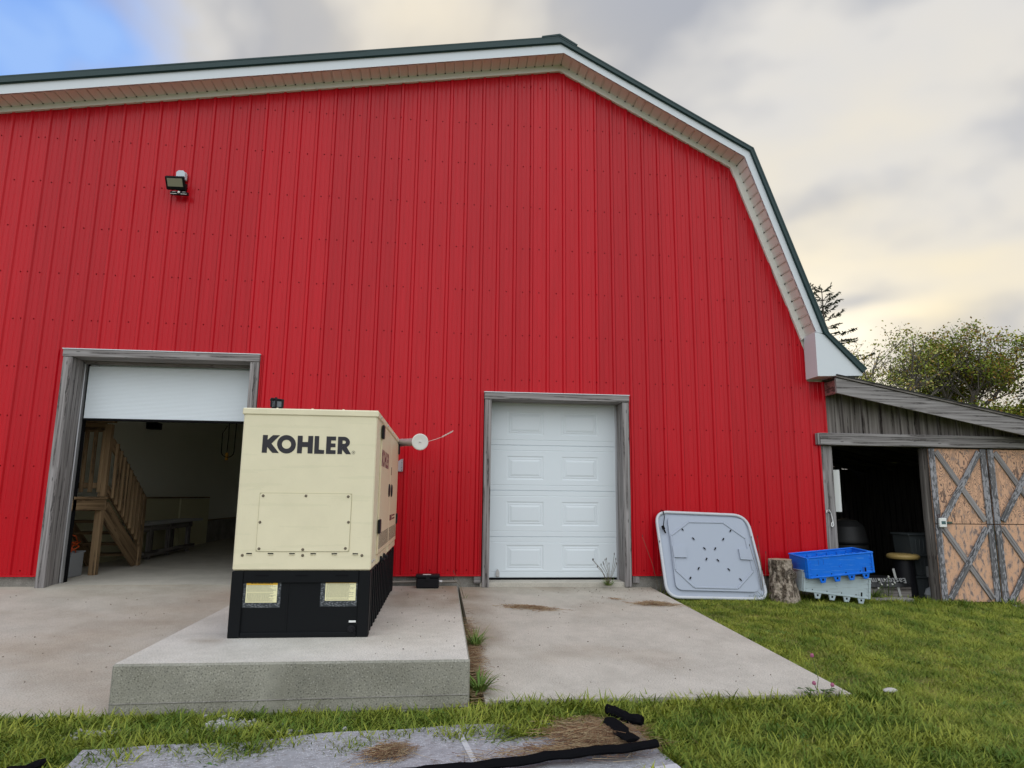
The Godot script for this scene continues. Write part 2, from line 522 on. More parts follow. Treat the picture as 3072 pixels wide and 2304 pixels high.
	# bark
	var b1 := grain(512, 256, 0.02, 93, 5, 4); var b2 := grain(512, 256, 0.06, 97, 3, 3)
	M.bark = bump(tmat(paint(512, 256, func(x, y, i):
		var f := b1[i] / 255.0
		var c := Color(0.10, 0.075, 0.055).lerp(Color(0.36, 0.30, 0.24), smoothstep(0.3, 0.72, f)) * (0.8 + 0.4 * b2[i] / 255.0)
		if b2[i] < 84 and b1[i] < 140: c = c * 0.55
		return c), 0.95, Vector3(2.2, 2.0, 1)), grey_tex(512, 256, b2), 1.5)
	M.twig = mat(Color(0.15, 0.13, 0.11), 0.9)
	M.cut_wood = tmat(paint(128, 128, func(x, y, i):
		var d := Vector2(x - 64, y - 60).length() + b1[i % 8000] * 0.02
		return Color(0.42, 0.34, 0.24).lerp(Color(0.28, 0.22, 0.16), 0.5 + 0.5 * sin(d * 1.5))), 0.9, Vector3(2.9, 2.9, 1))
	M.cut_wood.uv1_offset = Vector3(0.5, 0.5, 0)

# ================================================================ ground, concrete
func ground_and_concrete() -> void:
	var xs := []; var zs := []
	for i in 105: xs.append(-12.0 + i * 0.25)
	for i in 90: zs.append(-16.0 + i * 0.25)
	var step := 0.6
	while xs[-1] < 700.0:
		xs.append(xs[-1] + step); xs.push_front(xs[0] - step)
		zs.append(zs[-1] + step); zs.push_front(zs[0] - step); step *= 1.45
	var nz := noise(0.5, 7, 3)
	var mb := MB.new()
	var hh := func(x: float, z: float) -> float:
		return ground_y(x, z) + nz.get_noise_2d(x, z) * 0.03 * (1.0 if absf(x) < 12 and z > -9 and z < 4 else 0.0) - 0.012
	for i in xs.size() - 1:
		for j in zs.size() - 1:
			var a := Vector3(xs[i], hh.call(xs[i], zs[j]), zs[j]); var b := Vector3(xs[i + 1], hh.call(xs[i + 1], zs[j]), zs[j])
			var c := Vector3(xs[i + 1], hh.call(xs[i + 1], zs[j + 1]), zs[j + 1]); var d := Vector3(xs[i], hh.call(xs[i], zs[j + 1]), zs[j + 1])
			mb.quad(a, b, c, d, Vector3.UP)
	structure("ground", mb, M.turf)

	# generator pad: a raised block with chamfered edges and form lines on its face
	var pad := MB.new()
	pad.box(Vector3(-0.935, -0.302, -6.705), Vector3(2.31, 0.60, 3.836), Basis(), 0.012)
	var big := noise(0.6, 61, 4); var fine := noise(3.5, 67, 3)
	# pad top turns browner and darker behind and right of the generator
	var pad_tone := func(x: float, z: float) -> Color:
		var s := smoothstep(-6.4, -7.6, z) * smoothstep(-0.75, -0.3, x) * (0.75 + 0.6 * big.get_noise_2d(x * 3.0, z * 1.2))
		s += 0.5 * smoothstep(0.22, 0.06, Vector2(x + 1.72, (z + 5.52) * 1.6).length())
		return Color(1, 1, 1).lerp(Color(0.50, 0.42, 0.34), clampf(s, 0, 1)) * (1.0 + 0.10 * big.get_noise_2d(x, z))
	var ramp_stain := func(x: float, z: float) -> Color:
		var s := smoothstep(0.75, 0.3, x) * smoothstep(-4.6, -6.5, z) * (0.8 + big.get_noise_2d(x * 2.0, z * 2.0))
		s += 0.5 * smoothstep(-8.1, -8.6, z) + 0.35 * smoothstep(0.1, 0.4, big.get_noise_2d(x + 7.0, z))
		return Color(1, 1, 1).lerp(Color(0.66, 0.60, 0.54), clampf(s, 0, 1)) * (1.0 + 0.10 * fine.get_noise_2d(x, z))
	var apron_stain := func(x: float, z: float) -> Color:
		var s := 0.35 + 0.9 * big.get_noise_2d(x * 0.8 + 20.0, z * 0.8) + 0.3 * fine.get_noise_2d(x, z)
		return Color(1, 1, 1).lerp(Color(0.80, 0.735, 0.67), clampf(s, 0, 1))
	var pt := MB.new()
	slab(pt, [Vector3(-2.078, 0.0, -8.615), Vector3(0.208, 0.0, -8.615), Vector3(0.208, 0.0, -4.799), Vector3(-2.078, 0.0, -4.799)], 0.0015, pad_tone)
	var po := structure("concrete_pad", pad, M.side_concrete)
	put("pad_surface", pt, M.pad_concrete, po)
	for s in [[-0.243, -0.223], [-0.323, -0.300]]:
		var ln := MB.new()
		plank(ln, Vector3(-2.085, s[0], -4.786), Vector3(0.215, s[1], -4.786), 0.007, 0.008, Vector3.UP, 0.002)
		put("form_line", ln, M.dark_concrete, po)
	# brown tone on the pad, sheets a few millimetres above it
	# ramp to the closed door
	var ramp := MB.new()
	var A := Vector3(0.245, -0.02, -8.66); var B := Vector3(2.70, -0.03, -8.66); var C := Vector3(2.985, -0.285, -4.85); var D := Vector3(0.33, -0.285, -4.86)
	slab(ramp, [A, B, C, D], 0.45, ramp_stain)
	structure("concrete_ramp", ramp, M.concrete)
	# apron before the open door
	var ap := MB.new()
	slab(ap, [Vector3(-9.5, 0.0, -8.80), Vector3(-2.12, 0.0, -8.80), Vector3(-2.12, -0.325, -4.78), Vector3(-9.5, -0.325, -4.78)], 0.4, apron_stain)
	structure("concrete_apron", ap, M.concrete)
	var th := bb(0.50, 2.46, -0.3, 0.03, -9.2, -8.662, 0.006)
	structure("door_threshold", th, M.concrete)

func slab(mb: MB, p: Array, t: float, tint: Callable) -> void:
	var K := 28
	for i in K:
		for j in K:
			var q := []
			for e in [[i, j], [i + 1, j], [i + 1, j + 1], [i, j + 1]]:
				var u: float = float(e[0]) / K; var w: float = float(e[1]) / K
				q.append((p[0] as Vector3).lerp(p[1], u).lerp((p[3] as Vector3).lerp(p[2], u), w))
			var cs := []
			for e in q: cs.append(tint.call(e.x, e.z))
			var n0 := mb.v.size()
			mb.quad(q[0], q[1], q[2], q[3], Vector3.UP)
			for k in range(n0, mb.v.size()): mb.col[k] = tint.call(mb.v[k].x, mb.v[k].z)
	var o := Vector3(0, -t, 0)
	var mid: Vector3 = (p[0] + p[1] + p[2] + p[3]) / 4.0
	for i in 4:
		var a: Vector3 = p[i]; var b: Vector3 = p[(i + 1) % 4]
		mb.quad(a, b, b + o, a + o, (a + b) * 0.5 - mid)
	mb.quad(p[0] + o, p[1] + o, p[2] + o, p[3] + o, Vector3.DOWN)

# ================================================================ barn
const W := -8.672        # plane of the gable wall
const OV := -8.36        # front of the roof overhang
var soffit_line := [Vector2(-9.2, 5.499), Vector2(1.536, 7.268), Vector2(4.118, 5.868), Vector2(5.006, 3.355)]

func wall_top(x: float) -> float:
	return lerp_line([Vector2(-9.2, 5.437), Vector2(1.523, 7.18), Vector2(4.03, 5.84), Vector2(4.99, 3.18), Vector2(5.0, 2.72), Vector2(5.3, 2.72)], x)

func barn() -> void:
	var t := thing("barn", Vector3.ZERO, "long red metal-clad barn with gambrel roof, white trim and two overhead doors", "barn")
	# --- ribbed steel siding, one mesh per sheet
	var doors := [Vector3(-4.73, -2.365, 2.852), Vector3(0.515, 2.455, 2.445)]
	var prof := [Vector2(-0.042, 0.0), Vector2(-0.036, 0.0035), Vector2(-0.029, 0.0035), Vector2(-0.023, 0.0), Vector2(0.023, 0.0), Vector2(0.029, 0.0035), Vector2(0.036, 0.0035), Vector2(0.042, 0.0), Vector2(0.086, 0.0), Vector2(0.100, 0.020), Vector2(0.1143, 0.020)]
	for k in range(-4, 12):
		var x0 := -5.272 + 0.9144 * k
		var xs := []
		for j in 4:
			for q in prof:
				# pan centres sit half a pitch from the ribs; each rib is cut at its middle
				xs.append(Vector2(x0 + 0.2286 * (j + 0.5) + q.x, q.y))
		for j in 4:
			if j == 0: xs.append(Vector2(x0, 0.020))
			xs.append(Vector2(x0 + 0.2286 * j + 0.0143, 0.020)); xs.append(Vector2(x0 + 0.2286 * j + 0.0283, 0.0))
		for d in doors:
			for e in [d.x, d.y]:
				if e > x0 and e < x0 + 0.9144: xs.append(Vector2(e, -1.0))
		for e in [1.523, 4.03, 4.99, 5.0, 5.13, 5.24]:
			if e > x0 and e < x0 + 0.9144: xs.append(Vector2(e, -1.0))
		xs.sort_custom(func(a, b): return a.x < b.x)
		for i in xs.size():      # height of the extra cuts
			if xs[i].y < 0:
				xs[i].y = lerpf(xs[i - 1].y if i > 0 else 0.0, xs[mini(i + 1, xs.size() - 1)].y if xs[mini(i + 1, xs.size() - 1)].y >= 0 else 0.0, 0.5)
		var mb := MB.new()
		for i in xs.size() - 1:
			var a: Vector2 = xs[i]; var b: Vector2 = xs[i + 1]
			if b.x - a.x < 1e-5: continue
			var mid := (a.x + b.x) * 0.5
			if mid > 5.24: continue
			var lo := 0.125
			for d in doors:
				if mid > d.x and mid < d.y: lo = d.z
			if mid > 5.13: lo = 2.02
			var za := W + a.y; var zb := W + b.y
			var p0 := Vector3(a.x, lo, za); var p1 := Vector3(b.x, lo, zb)
			var p2 := Vector3(b.x, wall_top(b.x), zb); var p3 := Vector3(a.x, wall_top(a.x), za)
			if p2.y <= lo: continue
			mb.quad(p0, p1, p2, p3, Vector3.BACK, Vector2(a.x, lo), Vector2(b.x, lo), Vector2(b.x, p2.y), Vector2(a.x, p3.y))
		put("siding_panel", mb, M.red_sheets[posmod(k * 7 + 3, 4)], t)
	# screws
	var sc := MB.new()
	sc.lathe([Vector2(0.0095, 0), Vector2(0.0095, 0.002), Vector2(0.006, 0.003), Vector2(0.005, 0.010), Vector2(0, 0.010)], 6, Transform3D(Basis(Vector3.RIGHT, PI / 2), Vector3.ZERO))
	var at := []
	for row in 12:
		var y := 0.182 + 0.6105 * row
		for i in range(-16, 47):
			var x := -5.386 + 0.2286 * i
			for e in ([0.0, 0.098] if posmod(i, 4) == 0 else [0.0]):
				var xx: float = x + e
				if y > wall_top(xx) - 0.15 or xx > 5.1: continue
				var hide := false
				for d in doors:
					if xx > d.x - 0.03 and xx < d.y + 0.03 and y < d.z + 0.02: hide = true
				if not hide: at.append(Transform3D(Basis(), Vector3(xx + r(-0.008, 0.008), y + r(-0.006, 0.006), W + (0.019 if e > 0.0 else 0.0))))
	var mm := MultiMesh.new(); mm.transform_format = MultiMesh.TRANSFORM_3D; mm.mesh = sc.mesh(); mm.instance_count = at.size()
	for i in at.size(): mm.set_instance_transform(i, at[i])
	var mi := MultiMeshInstance3D.new(); mi.name = "siding_screws"; mi.multimesh = mm; mi.material_override = M.red_screw
	mi.set_meta("kind", "stuff"); t.add_child(mi, true)
	# bottom trim, corner trim and notch trim
	for e in [[-9.2, -4.735], [-2.36, 0.51], [2.46, 5.13]]:
		put("drip_trim", bb(e[0], e[1], 0.108, 0.124, W - 0.01, W + 0.026, 0.003), M.red_steel, t)
	put("corner_trim", bb(5.112, 5.135, 0.108, 2.0, W - 0.02, W + 0.024, 0.003), M.red_steel, t)
	put("corner_trim", bb(5.225, 5.25, 2.02, 2.72, W - 0.02, W + 0.024, 0.003), M.red_steel, t)
	put("corner_trim", bb(5.112, 5.25, 2.003, 2.02, W - 0.02, W + 0.026, 0.003), M.red_steel, t)
	for e in [[-4.752, -4.732, 0.108, 2.86], [-2.362, -2.345, 0.108, 2.86], [0.497, 0.513, 0.108, 2.45], [2.457, 2.474, 0.108, 2.45]]:
		put("door_trim", bb(e[0], e[1], e[2], e[3], W - 0.01, W + 0.023, 0.003), M.red_steel, t)
	# --- foundation and inner skin
	for e in [[-9.2, -4.72], [-2.37, 0.52], [2.45, 5.13]]:
		put("foundation_wall", bb(e[0], e[1], -0.5, 0.12, -8.95, W - 0.03), M.dark_concrete, t)
	for e in [[0.422, 0.512], [2.469, 2.555]]:
		put("wood_block", bb(e[0], e[1], 0.02, 0.107, W - 0.03, W + 0.015, 0.004), M.grey_wood, t)
	for e in [[-9.2, -4.73, 0.12, 3.4], [-2.365, 0.515, 0.12, 3.4], [2.455, 5.24, 0.12, 3.4], [-4.73, -2.365, 2.853, 3.4], [0.515, 2.455, 2.446, 3.4]]:
		put("inner_wall", bb(e[0], e[1], e[2], e[3], -8.93, W - 0.012), M.interior_white, t)
	# gable backing above the ceiling, so that no light enters behind the steel
	var gp := PackedVector2Array([Vector2(-9.2, 3.4), Vector2(4.9, 3.4), Vector2(4.03, 5.82), Vector2(1.523, 7.16), Vector2(-9.2, 5.42)])
	var gm := MB.new(); gm.prism(gp, -8.90, W - 0.012)
	put("gable_backing", gm, M.interior_white, t)
	# --- frieze board under the soffit
	var fl := [Vector2(-9.2, 5.437), Vector2(1.523, 7.175), Vector2(4.03, 5.836), Vector2(4.945, 3.30)]
	for i in 3:
		var a: Vector2 = fl[i]; var b: Vector2 = fl[i + 1]
		var c: Vector2 = soffit_line[i]; var d: Vector2 = soffit_line[i + 1]
		var mb := MB.new()
		mb.prism(PackedVector2Array([a, b, d, c]), W + 0.004, W + 0.042)
		put("frieze_board", mb, M.frieze, t)
	# --- soffit: vented panels, each with two flats and two grooves
	for i in 3:
		var a: Vector2 = soffit_line[i]; var b: Vector2 = soffit_line[i + 1]
		var L := (b - a).length(); var d := (b - a) / L; var up := Vector2(-d.y, d.x)
		if up.y < 0 and i < 2: up = -up
		if i == 2: up = Vector2(absf(up.x), absf(up.y))
		var cnt := int(round(L / 0.262)); var w := L / cnt
		for k in cnt:
			var mb := MB.new()
			var pr := []
			for h in 2:
				var o := w * 0.5 * h
				pr.append(Vector2(o, 0.013)); pr.append(Vector2(o + 0.009, 0.013)); pr.append(Vector2(o + 0.014, -0.003)); pr.append(Vector2(o + 0.024, 0.0)); pr.append(Vector2(o + w * 0.5 - 0.014, 0.0)); pr.append(Vector2(o + w * 0.5 - 0.010, 0.004)); pr.append(Vector2(o + w * 0.5 - 0.004, 0.0)); pr.append(Vector2(o + w * 0.5, 0.0))
			pr.append(Vector2(w, 0.013))
			for j in pr.size() - 1:
				var q0: Vector2 = a + d * (w * k + pr[j].x) + up * pr[j].y
				var q1: Vector2 = a + d * (w * k + pr[j + 1].x) + up * pr[j + 1].y
				mb.quad(Vector3(q0.x, q0.y, W + 0.03), Vector3(q1.x, q1.y, W + 0.03), Vector3(q1.x, q1.y, OV - 0.005), Vector3(q0.x, q0.y, OV - 0.005), Vector3(-up.x, -up.y, 0))
			var sp := put("soffit_panel", mb, M.white_vinyl, t)
			# the open ends of the grooves show dark against the trim
			for h in 2:
				var q: Vector2 = a + d * (w * k + w * 0.5 * h + 0.006) + up * 0.002
				put("groove_end", bx(Vector3(q.x, q.y, W + 0.048), Vector3(0.018, 0.014, 0.010), 0.0, Basis(Vector3.BACK, atan2(d.y, d.x))), M.rubber, sp)
	# --- fascia
	var fo := [Vector2(-9.2, 5.63), Vector2(1.49, 7.40), Vector2(4.19, 5.945), Vector2(5.10, 3.335)]
	for i in 3:
		var a: Vector2 = soffit_line[i]; var b: Vector2 = soffit_line[i + 1]
		var mb := MB.new()
		mb.prism(PackedVector2Array([a, b, fo[i + 1], fo[i]]), OV - 0.03, OV)
		put("fascia_board", mb, M.white_metal, t)
	# --- eave return box
	var box := MB.new()
	box.prism(PackedVector2Array([Vector2(4.985, 2.741), Vector2(5.622, 2.765), Vector2(5.628, 2.815), Vector2(5.12, 3.315), Vector2(5.03, 3.345), Vector2(4.985, 3.345)]), W + 0.02, OV + 0.003)
	put("eave_return", box, M.white_metal, t)
	var eb := MB.new()
	eb.prism(PackedVector2Array([Vector2(5.26, 2.75), Vector2(5.622, 2.765), Vector2(5.628, 2.80), Vector2(5.26, 3.15)]), -22.0, W + 0.02)
	put("eave_box", eb, M.white_metal, t)
	# --- roof sheets and their green edge trim
	var rt := [Vector2(-9.2, 5.71), Vector2(1.478, 7.475), Vector2(4.225, 5.985), Vector2(5.16, 3.36), Vector2(5.665, 2.855)]
	var ro := [Vector2(-9.2, 5.735), Vector2(1.474, 7.505), Vector2(4.245, 5.998), Vector2(5.178, 3.352), Vector2(5.69, 2.862)]
	var fi := fo + [Vector2(5.62, 2.80)]
	for i in 4:
		var a: Vector2 = ro[i]; var b: Vector2 = ro[i + 1]
		var mb := MB.new()
		var d := (b - a).normalized(); var dn := Vector2(d.y, -d.x)
		if dn.y > 0: dn = -dn
		if i >= 2 and dn.x > 0: dn = -dn
		mb.prism(PackedVector2Array([a, b, b + dn * 0.02, a + dn * 0.02]), -22.3, OV + 0.028)
		put("roof_panel", mb, M.green_steel, t)
		# trim, in lengths
		var cnt: int = [4, 1, 1, 1][i]
		for k in cnt:
			var q0 := a.lerp(b, float(k) / cnt); var q1 := a.lerp(b, float(k + 1) / cnt)
			var w0: Vector2 = fi[i].lerp(fi[i + 1], float(k) / cnt); var w1: Vector2 = fi[i].lerp(fi[i + 1], float(k + 1) / cnt)
			var tm := MB.new()
			tm.prism(PackedVector2Array([q0, q1, w1 + d * 0.004, w0]), OV - 0.02, OV + 0.024 + 0.002 * (k % 2))
			var o := put("rake_trim", tm, M.green_steel, t)
			var s2 := MB.new()
			plank(s2, Vector3(w0.x, w0.y, OV + 0.03) - Vector3(dn.x, dn.y, 0) * 0.012, Vector3(w1.x, w1.y, OV + 0.03) - Vector3(dn.x, dn.y, 0) * 0.012, 0.016, 0.012, Vector3(-dn.x, -dn.y, 0), 0.002)
			put("drip_edge", s2, M.green_steel, o)
	var rc := MB.new()
	rc.prism(PackedVector2Array([Vector2(1.22, 7.462), Vector2(1.474, 7.512), Vector2(1.72, 7.372), Vector2(1.73, 7.39), Vector2(1.474, 7.54), Vector2(1.22, 7.482)]), -22.3, OV + 0.034)
	put("ridge_cap", rc, M.green_steel, t)
	# far walls so that the barn is a closed building
	put("side_wall", bb(5.15, 5.24, -0.5, 3.2, -17.3, -8.93), M.red_steel, t)      # unseen doorway added beyond the shed to let daylight into the barn
	put("side_wall", bb(5.15, 5.24, -0.5, 3.2, -22.0, -19.8), M.red_steel, t)
	put("side_wall", bb(5.15, 5.24, 2.2, 3.2, -19.8, -17.3), M.red_steel, t)
	put("side_wall", bb(-9.3, -9.2, -0.5, 5.5, -22.0, W), M.red_steel, t)
	put("rear_wall", bb(-9.2, 5.24, -0.5, 5.3, -22.1, -22.0), M.interior_white, t)
	put("inner_wall", bb(5.10, 5.148, 0.0, 3.4, -17.3, -8.94), M.interior_white, t)

	# --- open door on the left
	var f1 := branch("door_frame", t)
	put("jamb", bb(-4.72, -4.612, -0.02, 2.757, -8.93, -8.618, 0.006), M.grey_wood, f1)
	put("jamb", bb(-2.475, -2.367, -0.02, 2.757, -8.93, -8.618, 0.006), M.grey_wood, f1)
	put("header", bb(-4.728, -2.362, 2.76, 2.85, -8.93, -8.612, 0.006), M.grey_wood, f1)
	put("flashing", bb(-4.735, -2.355, 2.852, 2.862, -8.66, -8.606), M.white_metal, f1)
	put("door_track", bb(-4.66, -4.604, 0.0, 2.75, -9.01, -8.935, 0.006), M.galvanized, f1)
	put("seal", bb(-4.66, -4.60, 0.0, 2.75, -9.09, -9.012), M.rubber, f1)
	put("seal", bb(-2.48, -2.43, 0.0, 2.75, -9.09, -8.935), M.rubber, f1)
	put("stop_strip", bb(-4.60, -2.48, 2.725, 2.757, -8.96, -8.90), M.grey_wood, f1)
	var g1 := branch("overhead_door", t)
	var secm := MB.new()
	var pts := []
	var y := 2.03
	while y < 2.70:
		pts.append(Vector2(y, 0.0)); pts.append(Vector2(y + 0.0045, 0.0022)); pts.append(Vector2(y + 0.013, 0.0022)); y += 0.0172
	for i in pts.size() - 1:
		var a: Vector2 = pts[i]; var b: Vector2 = pts[i + 1]
		secm.quad(Vector3(-4.57, a.x, -8.965 + a.y), Vector3(-2.46, a.x, -8.965 + a.y), Vector3(-2.46, b.x, -8.965 + b.y), Vector3(-4.57, b.x, -8.965 + b.y), Vector3.BACK)
	secm.box(Vector3(-3.515, 2.3675, -8.99), Vector3(2.11, 0.675, 0.045))
	put("door_section", secm, M.door_white, g1)
	put("bottom_seal", bb(-4.57, -2.46, 2.0, 2.029, -8.99, -8.955, 0.006), M.rubber, g1)
	var sec2 := MB.new()
	plank(sec2, Vector3(-3.515, 2.71, -9.0), Vector3(-3.515, 2.98, -9.45), 2.11, 0.045, Vector3.RIGHT)
	put("door_section", sec2, M.door_white, g1)
	put("hinge", bb(-4.55, -4.45, 2.70, 2.712, -8.98, -8.952), M.galvanized, g1)

	# --- closed panelled door
	var f2 := branch("door_frame", t)
	put("jamb", bb(0.523, 0.612, -0.025, 2.353, -8.93, -8.618, 0.006), M.grey_wood, f2)
	put("jamb", bb(2.358, 2.448, -0.025, 2.353, -8.93, -8.618, 0.006), M.grey_wood, f2)
	put("header", bb(0.517, 2.453, 2.356, 2.443, -8.93, -8.612, 0.006), M.grey_wood, f2)
	put("flashing", bb(0.510, 2.460, 2.445, 2.455, -8.66, -8.606), M.white_metal, f2)
	put("door_track", bb(2.333, 2.366, 0.03, 2.35, -9.0, -8.935, 0.005), M.galvanized, f2)
	var g2 := branch("overhead_door", t)
	var js := [0.055, 0.577, 1.180, 1.783, 2.40]
	for i in 4:
		put("door_section", door_section(0.56, 2.335, js[i], js[i + 1]), M.door_white, g2)
	put("bottom_seal", bb(0.60, 2.335, 0.028, 0.054, -8.985, -8.945, 0.004), M.rubber, g2)
	var hd := MB.new()
	hd.prism(PackedVector2Array([Vector2(0.722, 0.072), Vector2(0.768, 0.072), Vector2(0.768, 0.125), Vector2(0.757, 0.155), Vector2(0.745, 0.168), Vector2(0.733, 0.155), Vector2(0.722, 0.125)]), -8.945, -8.925)
	hd.box(Vector3(0.745, 0.085, -8.918), Vector3(0.04, 0.012, 0.02), Basis(), 0.003)
	put("handle", hd, M.steel, g2)

func door_section(x0: float, x1: float, y0: float, y1: float) -> MB:
	var mb := MB.new()
	var z := -8.95
	var xs := [x0, 0.852, 1.35, 1.595, 2.10, x1]
	var mid := (y0 + y1) * 0.5
	if y1 > 2.3: mid = y0 + 0.30
	var pb := mid - 0.157; var pt := mid + 0.157
	# rows: joint lip, bead, field, panels, field, bead
	var rows := [[y0, -0.010], [y0 + 0.007, 0.0], [y0 + 0.066, 0.0], [y0 + 0.070, -0.004], [y0 + 0.078, 0.0], [pb, 0.0], [pt, 0.0], [y1 - 0.078, 0.0], [y1 - 0.070, -0.004], [y1 - 0.066, 0.0], [y1 - 0.004, 0.0], [y1, -0.010]]
	for i in rows.size() - 1:
		for k in 5:
			if rows[i][0] == pb and (k == 1 or k == 3): continue
			var a := Vector3(xs[k], rows[i][0], z + rows[i][1]); var b := Vector3(xs[k + 1], rows[i][0], z + rows[i][1])
			var c := Vector3(xs[k + 1], rows[i + 1][0], z + rows[i + 1][1]); var d := Vector3(xs[k], rows[i + 1][0], z + rows[i + 1][1])
			mb.quad(a, b, c, d, Vector3.BACK)
	for k in [1, 3]:
		var ring := [[0.0, 0.0], [0.012, -0.006], [0.028, -0.006], [0.036, -0.002], [0.044, -0.005], [0.072, 0.002]]
		for i in ring.size():
			var o: float = ring[i][0]; var zz: float = z + ring[i][1]
			var q := [Vector3(xs[k] + o, pb + o, zz), Vector3(xs[k + 1] - o, pb + o, zz), Vector3(xs[k + 1] - o, pt - o, zz), Vector3(xs[k] + o, pt - o, zz)]
			if i == ring.size() - 1:
				mb.quad(q[0], q[1], q[2], q[3], Vector3.BACK)
			else:
				var o2: float = ring[i + 1][0]; var z2: float = z + ring[i + 1][1]
				var p := [Vector3(xs[k] + o2, pb + o2, z2), Vector3(xs[k + 1] - o2, pb + o2, z2), Vector3(xs[k + 1] - o2, pt - o2, z2), Vector3(xs[k] + o2, pt - o2, z2)]
				for e in 4:
					mb.quad(q[e], q[(e + 1) % 4], p[(e + 1) % 4], p[e], Vector3.BACK)
	mb.box(Vector3((x0 + x1) / 2, (y0 + y1) / 2, z - 0.035), Vector3(x1 - x0, y1 - y0 - 0.012, 0.045))
	return mb

# ================================================================ inside the barn
func interior() -> void:
	var t: Node = get_node("barn")
	put("floor_slab", bb(-9.2, 5.15, -0.4, 0.0, -22.0, -8.81), M.concrete, t)
	put("ceiling", bb(-9.2, 5.15, 3.4, 3.5, -22.0, -8.91), M.interior_white, t)
	put("partition_wall", bb(-5.55, -5.43, 0.0, 3.4, -22.0, -8.94), M.interior_white, t)
	var kw := branch("knee_wall", t)
	put("wall_block", bb(-5.43, -5.35, 0.0, 1.0, -14.5, -8.95), M.knee, kw)
	put("wall_block", bb(-5.43, -5.32, 0.0, 0.99, -16.2, -14.51), M.knee, kw)
	put("wall_block", bb(-5.43, -5.33, 0.0, 0.49, -21.9, -16.21), M.dark_concrete, kw)
	put("cap_board", bb(-5.43, -5.31, 1.001, 1.03, -16.2, -8.95), M.lumber, kw)
	put("cap_board", bb(-5.43, -5.31, 0.491, 0.51, -21.9, -16.21), M.lumber, kw)

	# staircase: landing by the door, flight going down along the wall away from the door
	var s := thing("wooden_staircase", Vector3(-4.98, 0, -10.4), "unpainted wooden staircase with landing and balustrade inside the open barn door", "staircase")
	var O := Vector3(4.98, 0, 10.4)
	var add := func(n: String, mb: MB) -> void:
		for i in mb.v.size(): mb.v[i] += O
		put(n, mb, M.lumber, s)
	var X := -4.65
	add.call("post", bb(X - 0.045, X + 0.045, 0.0, 0.86, -9.85, -9.76, 0.004))
	add.call("post", bb(-5.34, -5.26, 0.0, 0.86, -9.85, -9.76, 0.004))
	add.call("beam", bb(-5.34, X + 0.05, 0.865, 1.005, -9.86, -9.82, 0.004))
	add.call("beam", bb(X + 0.012, X + 0.05, 0.865, 1.005, -9.82, -9.0, 0.004))
	add.call("landing_board", bb(-5.34, X + 0.06, 1.007, 1.04, -9.88, -9.02, 0.004))
	add.call("newel_post", bb(X - 0.045, X + 0.045, 1.042, 2.04, -9.87, -9.78, 0.004))
	add.call("newel_post", bb(X - 0.045, X + 0.045, 0.0, 1.0, -11.15, -11.06, 0.004))
	# handrail and lower rail of the landing, facing the door
	add.call("handrail", bb(-5.34, X - 0.045, 1.93, 2.06, -9.85, -9.81, 0.004))
	add.call("handrail", bb(-5.34, X + 0.06, 2.062, 2.10, -9.90, -9.76, 0.004))
	add.call("lower_rail", bb(-5.34, X - 0.046, 1.15, 1.23, -9.84, -9.80, 0.004))
	for i in 6:
		add.call("baluster", bb(-5.28 + i * 0.115, -5.235 + i * 0.115, 1.10, 1.95, -9.80, -9.76, 0.003))
	# stringers
	for xx in [X, -5.29]:
		var m := MB.new()
		plank(m, Vector3(xx, 0.86, -9.93), Vector3(xx, 0.09, -11.05), 0.26, 0.04, Vector3.UP, 0.004)
		add.call("stringer", m)
	for i in 5:
		var yy := 0.86 - 0.172 * i; var zz := -9.98 - 0.235 * i
		add.call("tread", bb(-5.27, X - 0.02, yy - 0.02, yy + 0.018, zz - 0.26, zz, 0.004))
	var hr := MB.new()
	plank(hr, Vector3(X + 0.02, 1.80, -9.88), Vector3(X + 0.02, 0.96, -11.14), 0.135, 0.04, Vector3.UP, 0.004)
	add.call("handrail", hr)
	var br := MB.new()
	plank(br, Vector3(X + 0.02, 1.16, -9.88), Vector3(X + 0.02, 0.30, -11.14), 0.09, 0.035, Vector3.UP, 0.004)
	add.call("lower_rail", br)
	for i in 9:
		var f := (i + 0.7) / 9.6
		var zz := lerpf(-9.90, -11.10, f)
		add.call("baluster", bb(X + 0.042, X + 0.08, lerpf(1.08, 0.24, f), lerpf(1.84, 1.0, f), zz - 0.022, zz + 0.022, 0.003))
	# bottle standing on a tread
	var b := thing("spray_bottle", Vector3(-4.76, 0.706, -10.32), "small white and dark bottle standing on a step of the wooden stairs", "bottle")
	var bm := MB.new(); bm.lathe([Vector2(0, 0), Vector2(0.032, 0), Vector2(0.034, 0.10), Vector2(0.03, 0.125), Vector2(0.012, 0.14)], 12)
	put("body", bm, M.white_plastic, b)
	var cm := MB.new(); cm.lathe([Vector2(0.013, 0.14), Vector2(0.013, 0.165), Vector2(0, 0.167)], 10)
	put("cap", cm, M.black_plastic, b)
	# workbench along the wall
	var wb := thing("workbench", Vector3(-5.05, 0, -13.0), "low grey workbench with a ridged metal edge along the inner wall", "workbench")
	put("top", bx(Vector3(0, 0.585, -0.1), Vector3(0.42, 0.04, 2.7), 0.004), M.galvanized, wb)
	put("apron_rail", bx(Vector3(0.15, 0.51, 0.1), Vector3(0.04, 0.10, 2.2), 0.004), M.dark_wood, wb)
	for z in [0.9, 0.1, -0.85]:
		for x in [-0.15, 0.15]:
			put("leg", bx(Vector3(x, 0.28, z), Vector3(0.07, 0.56, 0.07), 0.004), M.dark_wood, wb)
	put("stretcher", bx(Vector3(0.15, 0.09, 0.0), Vector3(0.08, 0.08, 2.3), 0.004), M.dark_wood, wb)
